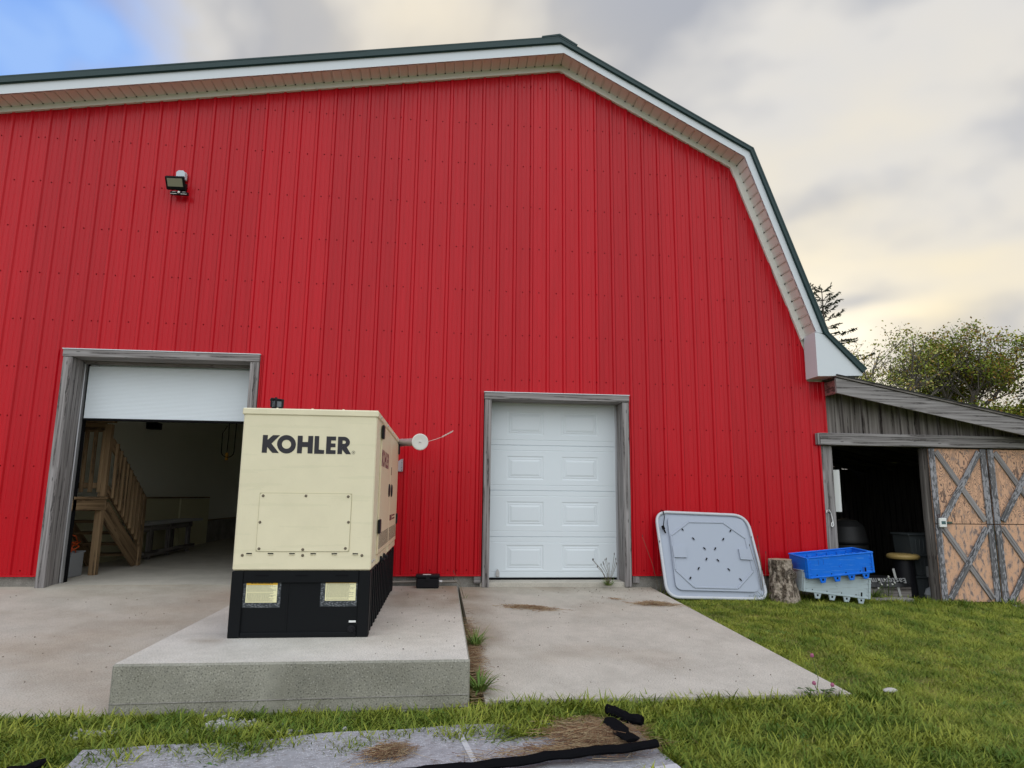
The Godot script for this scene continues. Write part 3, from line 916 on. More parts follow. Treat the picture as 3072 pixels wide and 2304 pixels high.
	for i in 30:
		put("ridge", bx(Vector3(0.205, 0.612, 1.1 - i * 0.075), Vector3(0.03, 0.016, 0.035), 0.003), M.galvanized, wb)
	# hanging hoist control
	var hc := thing("hoist_control", Vector3(-3.72, 1.68, -12.0), "yellow push-button control hanging on a looped black cable inside the barn", "hoist control")
	var ym := MB.new(); ym.box(Vector3(0, 0.055, 0), Vector3(0.045, 0.13, 0.04), Basis(), 0.008)
	put("body", ym, mat(Color(0.5, 0.24, 0.01), 0.5), hc)
	var lp := MB.new()
	lp.tube([Vector3(0.0, 1.70, 0), Vector3(0.0, 0.7, 0), Vector3(0.01, 0.4, 0), Vector3(0, 0.12, 0)], 0.008, 5)
	put("cable", lp, M.rubber, hc)
	var l2 := MB.new(); var lpts := []
	for i in 15:
		var a := PI + PI * i / 14.0
		lpts.append(Vector3(0.02 + 0.105 * cos(a), 0.14 + 0.10 * sin(a), 0.02))
	lpts.push_front(Vector3(-0.09, 0.45, 0.02)); lpts.push_front(Vector3(-0.02, 0.58, 0.02)); lpts.append(Vector3(0.13, 0.6, 0.02)); lpts.append(Vector3(0.15, 1.70, 0.02))
	l2.tube(lpts, 0.008, 5)
	put("cable", l2, M.rubber, hc)
	# heater box high on the wall
	var hb := thing("wall_box", Vector3(-5.43, 2.26, -12.9), "small dark box fixed high on the inner wall of the barn", "box")
	put("body", bx(Vector3(0.10, 0.06, 0), Vector3(0.20, 0.12, 0.22), 0.006), M.black_metal, hb)
	put("bracket", bx(Vector3(0.06, 0.14, 0.12), Vector3(0.12, 0.02, 0.06), 0.003), M.black_metal, hb)
	# tote with a tangle of cords by the stair post
	var tb := thing("storage_tote", Vector3(-4.95, 0, -9.60), "grey plastic tote against the stair post, heaped with cords", "tote")
	var tw := mat(Color(0.24, 0.25, 0.26), 0.6)
	for e in [[0.0, -0.15, 0.36, 0.008], [0.0, 0.15, 0.36, 0.008], [-0.18, 0.0, 0.008, 0.30], [0.18, 0.0, 0.008, 0.30]]:
		put("side", bx(Vector3(e[0], 0.16, e[1]), Vector3(e[2], 0.30, e[3]), 0.002), tw, tb)
	put("base", bx(Vector3(0, 0.006, 0), Vector3(0.35, 0.012, 0.29), 0.002), tw, tb)
	for e in [-0.155, 0.155]:
		put("rim", bx(Vector3(0, 0.315, e), Vector3(0.40, 0.018, 0.02), 0.003), tw, tb)
	var cord := MB.new(); var cp := []
	for i in 90:
		var a := i * 0.62
		cp.append(Vector3(0.13 * cos(a) + r(-0.04, 0.04), 0.30 + 0.10 * absf(sin(i * 0.21)) + r(-0.03, 0.05) + 0.12 * exp(-pow((i - 40) / 9.0, 2.0)), 0.11 * sin(a * 1.13) + r(-0.03, 0.03)))
	cord.tube(cp, 0.0075, 5)
	var co := thing("orange_cord", Vector3(-4.95, 0, -9.60), "tangled orange extension cord heaped on the grey tote", "cord")
	put("coil", cord, mat(Color(0.55, 0.075, 0.01), 0.5), co)
	var cd2 := MB.new(); var dp := []
	for i in 40:
		var a := i * 0.9
		dp.append(Vector3(0.17 + 0.02 * sin(a), 0.30 - 0.28 * absf(sin(i * 0.19)), 0.17 + 0.03 * cos(a)) + Vector3(-0.3 * absf(sin(i * 0.37)), 0, 0))
	cd2.tube(dp, 0.006, 5)
	var cb := thing("extension_cable", Vector3(-4.95, 0, -9.58), "black cord trailing down the front of the grey tote", "cord")
	put("loop", cd2, M.rubber, cb)

# ================================================================ lean-to shed
func shed() -> void:
	var t := thing("lean_to_shed", Vector3.ZERO, "weathered grey board lean-to shed against the right end of the red barn", "shed")
	var rake := [Vector2(5.24, 2.735), Vector2(9.6, 1.895)]
	var ra := func(x: float) -> float: return lerp_line(rake, x)
	# rake board and its return
	var m := MB.new()
	m.prism(PackedVector2Array([Vector2(5.24, 2.52), Vector2(7.2, 2.142), Vector2(9.6, 1.68), Vector2(9.6, 1.885), Vector2(7.2, 2.352), Vector2(5.24, 2.725)]), OV - 0.035, OV)
	put("rake_board", m, M.grey_wood, t)
	var ret := mat(Color(0.20, 0.09, 0.08), 0.9)
	ret.albedo_texture = M.flaking.albedo_texture; ret.albedo_color = Color(0.95, 0.66, 0.62); ret.uv1_scale = M.flaking.uv1_scale
	var rb := put("rafter_end", bb(5.243, 5.28, 2.515, 2.70, -8.66, OV - 0.036, 0.004), ret, t)
	rb.set_meta("label", "board end with worn red paint")
	# roof deck and covering
	m = MB.new()
	m.prism(PackedVector2Array([Vector2(5.245, 2.735), Vector2(9.75, 1.866), Vector2(9.75, 1.89), Vector2(5.245, 2.76)]), -15.0, OV + 0.02)
	put("roof_deck", m, M.dark_wood, t)
	m = MB.new()
	m.prism(PackedVector2Array([Vector2(5.245, 2.761), Vector2(9.78, 1.886), Vector2(9.78, 1.898), Vector2(5.245, 2.773)]), -15.02, OV + 0.03)
	put("roof_covering", m, mat(Color(0.03, 0.03, 0.028), 0.95), t)
	for i in 6:
		var z := -9.3 - i * 1.0
		m = MB.new()
		plank(m, Vector3(5.26, 2.62, z), Vector3(9.6, 1.78, z), 0.17, 0.045, Vector3.UP)
		put("rafter", m, M.lumber if i < 2 else M.dark_wood, t)
	# boards and battens over the door head
	for i in 16:
		var x0 := 5.243 + i * 0.2805
		var x1 := minf(x0 + 0.276, 9.55)
		m = MB.new()
		var zf := -8.665 + r(-0.003, 0.003)
		m.prism(PackedVector2Array([Vector2(x0, 1.9), Vector2(x1, 1.9), Vector2(x1, ra.call(x1) - 0.02), Vector2(x0, ra.call(x0) - 0.02)]), zf - 0.022, zf)
		for k in m.uv.size(): m.uv[k] = Vector2(m.v[k].y + i * 1.37, m.v[k].x)
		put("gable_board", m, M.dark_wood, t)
		if i > 0 and i < 15:
			m = MB.new()
			m.prism(PackedVector2Array([Vector2(x0 - 0.037, 2.0), Vector2(x0 + 0.033, 2.0), Vector2(x0 + 0.033, ra.call(x0) - 0.04), Vector2(x0 - 0.037, ra.call(x0) - 0.03)]), -8.66, -8.638)
			for k in m.uv.size(): m.uv[k] = Vector2(m.v[k].y + i * 2.11, m.v[k].x)
			put("batten", m, M.dark_wood, t)
	# head beam: a board with a narrower cap strip
	put("head_beam", bb(5.10, 9.5, 1.835, 1.955, -8.665, -8.585, 0.006), M.grey_wood, t)
	put("head_strip", bb(5.095, 9.5, 1.957, 2.002, -8.665, -8.592, 0.006), M.grey_wood, t)
	put("beam_end", bb(5.068, 5.098, 1.842, 2.0, -8.667, -8.60, 0.004), M.grey_wood, t)
	# posts
	put("post", bb(5.137, 5.295, -0.3, 1.832, -8.80, -8.655, 0.008), M.grey_wood, t)
	put("post", bb(6.655, 6.76, -0.4, 1.832, -8.80, -8.70, 0.008), M.dark_wood, t)
	put("post", bb(9.35, 9.5, -0.5, 1.832, -8.80, -8.655, 0.008), M.grey_wood, t)
	# back and side skin, dark inside
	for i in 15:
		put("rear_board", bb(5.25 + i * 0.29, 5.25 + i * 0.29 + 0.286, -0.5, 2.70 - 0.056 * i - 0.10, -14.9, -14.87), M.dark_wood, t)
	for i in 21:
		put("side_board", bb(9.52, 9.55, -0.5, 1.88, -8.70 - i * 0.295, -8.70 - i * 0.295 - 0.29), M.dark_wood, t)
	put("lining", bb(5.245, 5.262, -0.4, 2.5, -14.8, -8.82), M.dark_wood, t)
	# two door leaves
	for k in 3:
		var x0 := 6.70 + k * 0.885
		var d := branch("barn_door", t)
		var z := -8.655
		var xl := x0; var xr := x0 + 0.845
		var yb := -0.235 - 0.035 * k
		put("plywood_sheet", bx(Vector3((xl + xr) / 2, (0.795 + 1.822) / 2, z), Vector3(xr - xl, 1.022, 0.014)), M.plywood_whorl, d)
		put("plywood_sheet", bx(Vector3((xl + xr) / 2, (yb + 0.787) / 2, z + 0.002), Vector3(xr - xl, 0.787 - yb, 0.014)), M.plywood_plain, d)
		for e in [[0.797, 1.82], [yb, 0.785]]:
			put("stile", bb(xl - 0.004, xl + 0.082, e[0], e[1], z + 0.008, z + 0.03, 0.004), M.flaking, d)
			put("stile", bb(xr - 0.082, xr + 0.004, e[0], e[1], z + 0.008, z + 0.03, 0.004), M.flaking, d)
			var a := Vector3(xl + 0.105, e[0] + 0.04, z); var b := Vector3(xr - 0.105, e[1] - 0.04, z)
			var top: bool = e[0] > 0.5
			var q := pl(Vector3(a.x, b.y, z + 0.019), Vector3(b.x, a.y, z + 0.019), 0.078, 0.022, Vector3.BACK.cross(Vector3.RIGHT))
			put("brace", q, M.grey_wood, d)
			q = pl(a + Vector3(0, 0, 0.034), b + Vector3(0, 0, 0.034), 0.082, 0.022)
			put("brace", q, M.flaking, d)
	var gs := put("gap_board", bb(7.551, 7.582, -0.1, 0.78, -8.70, -8.66), mat(Color(0.008, 0.07, 0.035), 0.6), t)
	gs.set_meta("label", "dark green strip in the gap between the doors")
	# latch box at the meeting of the door sheets
	var lb := branch("latch_box", t)
	put("case", bb(6.728, 6.832, 0.75, 0.872, -8.618, -8.585, 0.006), M.white_plastic, lb)
	put("window", bb(6.752, 6.812, 0.79, 0.832, -8.586, -8.582), mat(Color(0.05, 0.11, 0.11), 0.3), lb)
	var lp := []
	for i in 11: lp.append(Vector3(6.735 + 0.016 * cos(TAU * i / 10.0), 0.90 + 0.022 * sin(TAU * i / 10.0), -8.60))
	m = MB.new(); m.tube(lp, 0.005, 5)
	put("shackle", m, mat(Color(0.06, 0.02, 0.02), 0.5), lb)
	put("green_strip", bb(6.84, 6.93, 0.80, 0.825, -8.62, -8.612), mat(Color(0.05, 0.08, 0.06), 0.7), lb)

	# things in and about the shed
	var wb := thing("white_board", Vector3(5.42, 0.94, -8.80), "tall narrow white board standing behind the left post of the shed door", "board")
	put("sheet", bx(Vector3(-0.04, 0.285, 0), Vector3(0.15, 0.57, 0.012), 0.002, Basis(Vector3.UP, -0.5)), M.white_plastic, wb)
	var hk := thing("rope_hook", Vector3(5.18, 0.74, -8.65), "white rope loop hanging from a hook on the left post of the shed", "rope")
	m = MB.new()
	m.tube([Vector3(-0.045, 0.19, 0.03), Vector3(-0.04, 0.225, 0.035), Vector3(-0.015, 0.23, 0.035), Vector3(0.01, 0.20, 0.03), Vector3(0.03, 0.14, 0.025), Vector3(0.045, 0.06, 0.02), Vector3(0.05, 0.03, 0.02), Vector3(0.03, 0.005, 0.02), Vector3(0.015, 0.015, 0.02), Vector3(0.025, 0.055, 0.02), Vector3(0.038, 0.07, 0.02)], 0.007, 6)
	put("rope", m, M.white_plastic, hk)
	m = MB.new(); m.tube([Vector3(-0.03, 0.20, 0.0), Vector3(-0.03, 0.20, 0.03), Vector3(-0.02, 0.185, 0.05), Vector3(0.0, 0.19, 0.05)], 0.006, 6)
	put("hook", m, M.black_metal, hk)
	var sb := thing("concrete_step", Vector3(5.90, ground_y(5.9, -8.6), -8.55), "low flat concrete slab lying in the grass at the shed door", "slab")
	put("slab", bx(Vector3(-0.05, 0.01, 0), Vector3(0.66, 0.075, 0.16), 0.012), M.dark_concrete, sb)
	var sb2 := thing("concrete_step", Vector3(7.75, ground_y(7.75, -8.5), -8.50), "flat concrete slab at the foot of the closed shed doors", "slab")
	put("slab", bx(Vector3(0.15, 0.0, 0), Vector3(0.70, 0.075, 0.2), 0.012), M.dark_concrete, sb2)

	var fy := -0.22
	var st := thing("pedestal_stool", Vector3(6.59, fy, -9.2), "round stool with yellowish padded top just inside the shed door", "stool")
	m = MB.new(); m.lathe([Vector2(0, 0.50), Vector2(0.19, 0.50), Vector2(0.208, 0.512), Vector2(0.215, 0.535), Vector2(0.205, 0.56), Vector2(0.17, 0.572), Vector2(0, 0.574)], 28)
	put("seat", m, mat(Color(0.34, 0.235, 0.075), 0.6), st)
	m = MB.new(); m.lathe([Vector2(0.15, 0.0), Vector2(0.15, 0.02), Vector2(0.13, 0.48), Vector2(0.14, 0.499)], 20)
	put("pedestal", m, M.black_plastic, st)
	# stacked bins
	var bins := [[7.02, -0.25, "lowest of the three dark grey bins stacked in the shed"], [7.01, 0.05, "middle one of the three dark grey bins stacked in the shed"], [6.96, 0.345, "topmost dark grey bin of the stack in the shed"]]
	for q in bins:
		var b := thing("plastic_bin", Vector3(q[0], q[1], -9.35), q[2], "bin", "dark bins stacked in the shed")
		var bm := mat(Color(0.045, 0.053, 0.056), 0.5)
		m = MB.new()
		m.prism(PackedVector2Array([Vector2(-0.25, 0), Vector2(0.25, 0), Vector2(0.275, 0.27), Vector2(-0.275, 0.27)]), -0.18, 0.18)
		put("body", m, bm, b)
		put("lid", bx(Vector3(0, 0.277, 0), Vector3(0.59, 0.03, 0.40), 0.008), bm, b)
		for i in 7:
			put("rib", bx(Vector3(-0.18 + i * 0.06, 0.12, 0.182), Vector3(0.012, 0.18, 0.012), 0.003), bm, b)
	var pb := thing("cardboard_carton", Vector3(6.99, -0.23, -9.08), "pale carton in front of the dark bins inside the shed", "carton")
	put("box", bx(Vector3(0.0, 0.34, 0), Vector3(0.24, 0.15, 0.10), 0.004), mat(Color(0.20, 0.20, 0.20), 0.8), pb)
	put("support", bx(Vector3(0.0, 0.13, 0), Vector3(0.20, 0.26, 0.09), 0.004), M.dark_wood, pb)
	# black soil bag on a sleeper
	var sl := thing("timber_sleeper", Vector3(6.05, -0.22, -9.15), "dark timber lying under the black soil bag in the shed", "timber")
	put("timber", bx(Vector3(0, 0.06, 0), Vector3(1.0, 0.15, 0.26), 0.01), M.dark_wood, sl)
	var bag := thing("soil_bag", Vector3(6.10, -0.08, -9.15), "black plastic soil bag with white upside-down lettering in the shed", "bag")
	m = MB.new()
	var prof := []
	for i in 25:
		var f := i / 24.0
		var hgt := 0.145 * pow(sin(PI * clampf(f * 0.96 + 0.02, 0, 1)), 0.5)
		prof.append([lerpf(-0.45, 0.45, f), hgt])
	for i in 24:
		for j in 10:
			var q := []
			for e in [[i, j], [i + 1, j], [i + 1, j + 1], [i, j + 1]]:
				var a: float = PI * e[1] / 10.0
				var cs := cos(a); var sn := sin(a)
				q.append(Vector3(prof[e[0]][0], prof[e[0]][1] * pow(sn, 0.7), 0.17 * cs * (0.7 + 2.0 * prof[e[0]][1])))
			m.quad(q[0], q[1], q[2], q[3], Vector3(0, 1, (q[0].z + q[2].z) * 3.0))
	put("sack", m, mat(Color(0.012, 0.012, 0.013), 0.3), bag)
	var tm := TextMesh.new(); tm.text = "EasternEmb"; tm.font_size = 24; tm.pixel_size = 0.0042; tm.depth = 0.004
	var sf := SystemFont.new(); sf.font_names = PackedStringArray(["Droid Sans"]); sf.font_weight = 700; tm.font = sf
	var to := put("lettering", tm, mat(Color(0.20, 0.20, 0.195), 0.6), bag)
	to.transform = Transform3D(Basis(Vector3.RIGHT, -0.4) * Basis(Vector3.BACK, PI), Vector3(0.06, 0.085, 0.172))
	# barrel, stake, jug
	var dr := thing("black_barrel", Vector3(6.25, -0.25, -10.0), "dark rounded barrel deep in the shed behind the blue crate", "barrel")
	m = MB.new(); m.lathe([Vector2(0, 0), Vector2(0.27, 0.0), Vector2(0.30, 0.3), Vector2(0.30, 0.75), Vector2(0.26, 0.95), Vector2(0.17, 1.04), Vector2(0, 1.07)], 24)
	put("shell", m, mat(Color(0.010, 0.010, 0.010), 0.6), dr)
	m = MB.new(); m.lathe([Vector2(0.302, 0.68), Vector2(0.315, 0.70), Vector2(0.302, 0.72)], 24)
	put("hoop", m, M.black_metal, dr)
	var sk := thing("white_stake", Vector3(6.34, -0.24, -9.0), "short white plastic stake leaning beside the soil bag", "stake")
	m = MB.new(); plank(m, Vector3(0.03, 0.0, 0), Vector3(-0.02, 0.40, -0.05), 0.035, 0.006, Vector3.RIGHT)
	put("strip", m, mat(Color(0.34, 0.34, 0.32), 0.7), sk)
	var jg := thing("plastic_sack", Vector3(6.93, -0.235, -9.0), "pale translucent plastic sack with a blue hose over it by the shed post", "sack")
	m = MB.new()
	m.lathe([Vector2(0.0, 0.0), Vector2(0.17, 0.0), Vector2(0.19, 0.05), Vector2(0.16, 0.12), Vector2(0.09, 0.16), Vector2(0.0, 0.175)], 14, Transform3D(Basis().scaled(Vector3(1.0, 1.0, 0.7)), Vector3(0, 0, 0)), false)
	put("bag", m, mat(Color(0.33, 0.35, 0.37), 0.4), jg)
	var hp := []
	for i in 15:
		var a := PI * i / 14.0
		hp.append(Vector3(0.02 - 0.14 * cos(a), 0.01 + 0.155 * sin(a), 0.11))
	m = MB.new(); m.tube(hp, 0.012, 7)
	put("hose", m, mat(Color(0.01, 0.03, 0.15), 0.4), jg)

# ================================================================ trees
func limb(mb: MB, p: Vector3, d: Vector3, L: float, rad: float, depth: int, tips: Array, up: float, spread: float) -> void:
	var pts := [p]; var rr := [rad]
	var q := p; var dd := d.normalized()
	for i in 4:
		dd = (dd + Vector3(r(-0.28, 0.28), r(-0.14, 0.22) + up, r(-0.28, 0.28)) * 0.55).normalized()
		q += dd * L / 4.0
		pts.append(q); rr.append(lerpf(rad, rad * 0.5, (i + 1) / 4.0))
		if depth <= 1 and i >= 2: tips.append([q, depth])
	mb.tube(pts, rr, 5 if depth > 1 else 3, false)
	if depth == 0: return
	var k := 4 if depth > 2 else 3
	for i in k:
		var a := TAU * (i + r(0, 0.6)) / k
		var side := Vector3(cos(a), 0, sin(a))
		var nd := (dd * r(0.5, 0.9) + side * spread * r(0.7, 1.2)).normalized()
		var f := r(0.45, 1.0)
		var at: Vector3 = pts[int(f * 4)]
		limb(mb, at, nd, L * r(0.62, 0.82), maxf(rad * 0.5, 0.008), depth - 1, tips, up, spread)

func leaf_cloud(tips: Array, per: int, spread: float, size: float, pal: Array) -> MB:
	var mb := MB.new()
	for t in tips:
		var shade: Color = pal[rng.randi() % pal.size()]
		for i in per:
			var p: Vector3 = t[0] + Vector3(rng.randfn(0, spread), rng.randfn(0, spread * 0.75), rng.randfn(0, spread))
			var d := Vector3(r(-1, 1), r(-1, 0.6), r(-1, 1)).normalized()
			var s := d.cross(Vector3(r(-1, 1), r(-1, 1), r(-1, 1))).normalized()
			var L := size * r(0.6, 1.3); var w := L * 0.6
			mb.c = shade * r(0.7, 1.35)
			var a := p; var b := p + d * L * 0.5 + s * w * 0.5; var c := p + d * L; var e := p + d * L * 0.5 - s * w * 0.5
			var nn := d.cross(s)
			mb.flat3(a, b, c, nn); mb.flat3(a, c, e, nn)
	return mb

func broadleaf(at: Vector3, h: float, lean: Vector3, per: int, spread: float, keep: float, pal: Array, label: String, depth := 4, L0 := 1.6) -> void:
	var t := thing("broadleaf_tree", at, label, "tree", "trees behind the shed")
	var wood := MB.new(); var tips := []
	var trunk := [Vector3.ZERO, Vector3(0.05, h * 0.2, 0.03), Vector3(-0.04, h * 0.42, 0) + lean * 0.3, Vector3(0.02, h * 0.62, 0.05) + lean * 0.6]
	wood.tube(trunk, [0.24, 0.19, 0.16, 0.13], 8, false)
	put("trunk", wood, M.bark, t)
	var limbs := MB.new()
	for i in 6:
		var a := TAU * i / 6.0 + r(-0.3, 0.3)
		var base: Vector3 = trunk[3] if i % 2 else trunk[2].lerp(trunk[3], 0.6)
		limb(limbs, base, Vector3(cos(a) * 0.8, r(0.5, 1.1), sin(a) * 0.8), h * L0 / 7.0, 0.085, depth, tips, 0.10, 0.75)
	put("branches", limbs, M.twig, t)
	var kept := []; var bare := noise(0.9, 71 + int(h * 10), 2)
	for q in tips:
		if bare.get_noise_3dv(q[0]) + r(-0.15, 0.15) < (keep - 0.5) * 1.1: kept.append(q)
	put("crown", leaf_cloud(kept, per + 5, spread + 0.02, 0.10, pal), M.leaf, t)

func spruce(at: Vector3, h: float, wide: float, label: String, sparse := false, bare := 0.0) -> void:
	var t := thing("spruce_tree", at, label, "spruce")
	var tr := MB.new()
	tr.tube([Vector3.ZERO, Vector3(0.02, h * 0.5, 0), Vector3(0, h, 0)], [h * 0.018, h * 0.011, 0.012], 7, false)
	put("trunk", tr, M.bark, t)
	var br := MB.new(); var nd := MB.new()
	var y := h * 0.12
	while y < h - 0.12:
		var f := 1.0 - y / h
		var n := 7 if not sparse else 5
		for i in n:
			var a := TAU * i / n + r(-0.4, 0.4) + y * 2.4
			var L := wide * (0.12 + f) * r(0.6, 1.15)
			if sparse: L = wide * (0.30 + 0.55 * minf(1.0, f * 3.0)) * r(0.55, 1.25)
			var rise := r(0.0, 0.32) if sparse else r(-0.35, 0.1)
			if f < 0.14: rise += 0.35; 
			var pts := []
			for k in 5:
				var u := k / 4.0
				pts.append(Vector3(cos(a) * L * u, y + rise * L * u * u + 0.05 * sin(u * 3.0), sin(a) * L * u))
			br.tube(pts, [0.02, 0.016, 0.013, 0.009, 0.004], 3, false)
			var m := int(L * (34 if not sparse else 46))
			for k in m:
				var u := r(0.18 if not sparse else 0.4, 1.0)
				var p: Vector3 = pts[int(u * 3.999)].lerp(pts[int(u * 3.999) + 1], fmod(u * 3.999, 1.0))
				var d := Vector3(cos(a) * r(0.2, 1), r(-0.5, 0.35), sin(a) * r(0.2, 1)) + Vector3(r(-0.7, 0.7), 0, r(-0.7, 0.7))
				var s := d.cross(Vector3(r(-1, 1), r(-1, 1), r(-1, 1))).normalized()
				nd.c = Color(0.022, 0.034, 0.014) * r(0.7, 1.7)
				var ll := r(0.07, 0.20); var nn := d.normalized()
				nd.flat3(p - s * 0.018, p + s * 0.018, p + nn * ll, nn.cross(s)); 
				nd.flat3(p + nn * ll * 0.3 - s * 0.03, p + nn * ll * 0.3 + s * 0.03, p + nn * ll * 0.9 + s * 0.03, nn.cross(s))
		y += (0.20 + 0.05 * f) * (1.0 if not sparse else 1.5) * r(0.8, 1.2)
	put("branches", br, M.twig, t)
	put("crown", nd, M.leaf, t)

func trees() -> void:
	var olive := [Color(0.19, 0.24, 0.03), Color(0.25, 0.28, 0.035), Color(0.15, 0.20, 0.028), Color(0.32, 0.29, 0.045), Color(0.19, 0.24, 0.03), Color(0.28, 0.16, 0.04)]
	var pale := [Color(0.30, 0.33, 0.07), Color(0.24, 0.28, 0.06), Color(0.36, 0.35, 0.10), Color(0.32, 0.22, 0.07)]
	spruce(Vector3(14.72, -0.6, -24.0), 10.0, 1.6, "thin sparse spruce rising behind the steep end of the barn roof", true)
	broadleaf(Vector3(15.9, -0.6, -22.5), 7.3, Vector3(0.1, 0, 0), 5, 0.15, 0.5, pale, "sparse pale-leaved tree just right of the barn eave", 3, 1.9)
	broadleaf(Vector3(19.1, -0.6, -23.0), 7.5, Vector3(0.1, 0, 0), 9, 0.16, 0.66, olive, "full olive-green tree with a bare top, tallest behind the shed roof", 4, 1.75)
	broadleaf(Vector3(20.0, -0.6, -22.0), 4.9, Vector3(0.2, 0, 0), 6, 0.16, 0.7, olive, "lower bushy tree at the right edge behind the shed roof", 4, 1.8)
	broadleaf(Vector3(16.9, -0.6, -25.0), 4.9, Vector3(-0.2, 0, 0), 7, 0.2, 0.6, olive, "low ragged tree between the two taller trees behind the shed", 3, 1.9)
	spruce(Vector3(20.5, -0.6, -21.0), 7.7, 1.5, "dense dark spruce at the right edge behind the shed")
	# dead twigs standing out of the tallest crown
	var dt: Node = get_node("broadleaf_tree_001")
	var mb := MB.new()
	for i in 4:
		var tips := []
		limb(mb, Vector3(r(0.3, 0.7), 6.5, r(-0.2, 0.2)), Vector3(r(-0.4, 0.55), 1.0, r(-0.3, 0.3)), r(1.0, 1.7), 0.03, 1, tips, 0.15, 0.45)
	put("bare_twigs", mb, mat(Color(0.24, 0.22, 0.21), 0.9), dt)

# ================================================================ generator
func glyphs() -> MB:       # heavy geometric capitals, baseline at 0, cap height 1, lying in xy and 0..0.02 thick
	var mb := MB.new()
	var k := func(L: Array) -> PackedVector2Array:
		var p := PackedVector2Array()
		for i in range(0, L.size(), 2):
			p.append(Vector2(L[i] - (590.0 - L[i + 1]) * 0.055 - 42.0, 590.0 - L[i + 1]) / 397.0)
		return p
	var all := [
		[66, 190, 172, 190, 168, 298, 285, 190, 440, 190, 253, 380, 418, 588, 275, 588, 160, 458, 150, 588, 42, 588],
		[836, 192, 944, 192, 940, 332, 1060, 332, 1070, 192, 1178, 192, 1160, 588, 1052, 588, 1054, 445, 930, 445, 922, 588, 816, 588],
		[1212, 192, 1312, 192, 1300, 498, 1422, 508, 1416, 592, 1196, 592],
		[1476, 196, 1690, 196, 1684, 284, 1578, 286, 1574, 352, 1674, 354, 1672, 438, 1568, 440, 1562, 502, 1676, 506, 1672, 592, 1458, 592],
	]
	for L in all:
		mb.prism(k.call(L), 0.0, 0.02)
	# R: stem, leg, and a bowl made of two arcs
	mb.prism(k.call([1735, 198, 1838, 198, 1818, 590, 1715, 590]), 0.0, 0.02)
	mb.prism(k.call([1826, 440, 1922, 425, 2018, 590, 1905, 590, 1826, 492]), 0.0, 0.019)
	var oc := Vector2(1866, 320); var n := 16
	for i in n:
		var a0 := -PI / 2 + PI * i / n; var a1 := -PI / 2 + PI * (i + 1) / n
		mb.prism(k.call([oc.x + 132 * cos(a0), oc.y + 122 * sin(a0), oc.x + 132 * cos(a1), oc.y + 122 * sin(a1), oc.x + 42 * cos(a1), oc.y + 37 * sin(a1), oc.x + 42 * cos(a0), oc.y + 37 * sin(a0)]), 0.0, 0.02)
	mb.prism(k.call([1830, 198, 1868, 198, 1868, 283, 1830, 283]), 0.0, 0.0195)
	mb.prism(k.call([1828, 357, 1868, 357, 1868, 442, 1828, 442]), 0.0, 0.0195)
	n = 40
	for i in n:
		var a0 := TAU * i / n; var a1 := TAU * (i + 1) / n
		mb.prism(k.call([585 + 207 * cos(a0), 390 + 207 * sin(a0), 585 + 207 * cos(a1), 390 + 207 * sin(a1), 585 + 103 * cos(a1), 390 + 101 * sin(a1), 585 + 103 * cos(a0), 390 + 101 * sin(a0)]), 0.0, 0.02)
	return mb

func bolt(parent: Node, at: Vector3, m: Material, rad := 0.012, b := Basis(Vector3.RIGHT, PI / 2)) -> void:
	var mb := MB.new()
	mb.lathe([Vector2(rad * 1.3, 0), Vector2(rad * 1.3, 0.002), Vector2(rad, 0.0025), Vector2(rad * 0.85, 0.008), Vector2(0, 0.009)], 8, Transform3D(b, at))
	put("bolt", mb, m, parent)

func print_texture(sd: int) -> ImageTexture:
	var w := 160; var h := 108
	var g := RandomNumberGenerator.new(); g.seed = sd
	var im := Image.create(w, h, false, Image.FORMAT_RGB8)
	var paper := Color(0.80, 0.76, 0.46).linear_to_srgb(); var ink := Color(0.20, 0.19, 0.14).linear_to_srgb()
	im.fill(paper)
	im.fill_rect(Rect2i(0, 0, w, 17), Color(0.75, 0.42, 0.02).linear_to_srgb())
	var y := 18
	while y < h - 5:
		var x := 5
		var stop := w - g.randi_range(4, 40)
		while x < stop:
			var L := g.randi_range(3, 11)
			im.fill_rect(Rect2i(x, y, mini(L, stop - x), 2), ink)
			x += L + 2
		y += 4 if g.randf() > 0.18 else 7
	return ImageTexture.create_from_image(im)

func label_text(s: String, parent: Node, at: Vector3, size: float, m: Material) -> void:
	var tm := TextMesh.new(); tm.text = s; tm.font_size = 32; tm.pixel_size = size / 32.0; tm.depth = 0.001
	var sf := SystemFont.new(); sf.font_names = PackedStringArray(["Droid Sans"]); sf.font_weight = 700; tm.font = sf
	var o := put("lettering", tm, m, parent)
	o.position = at

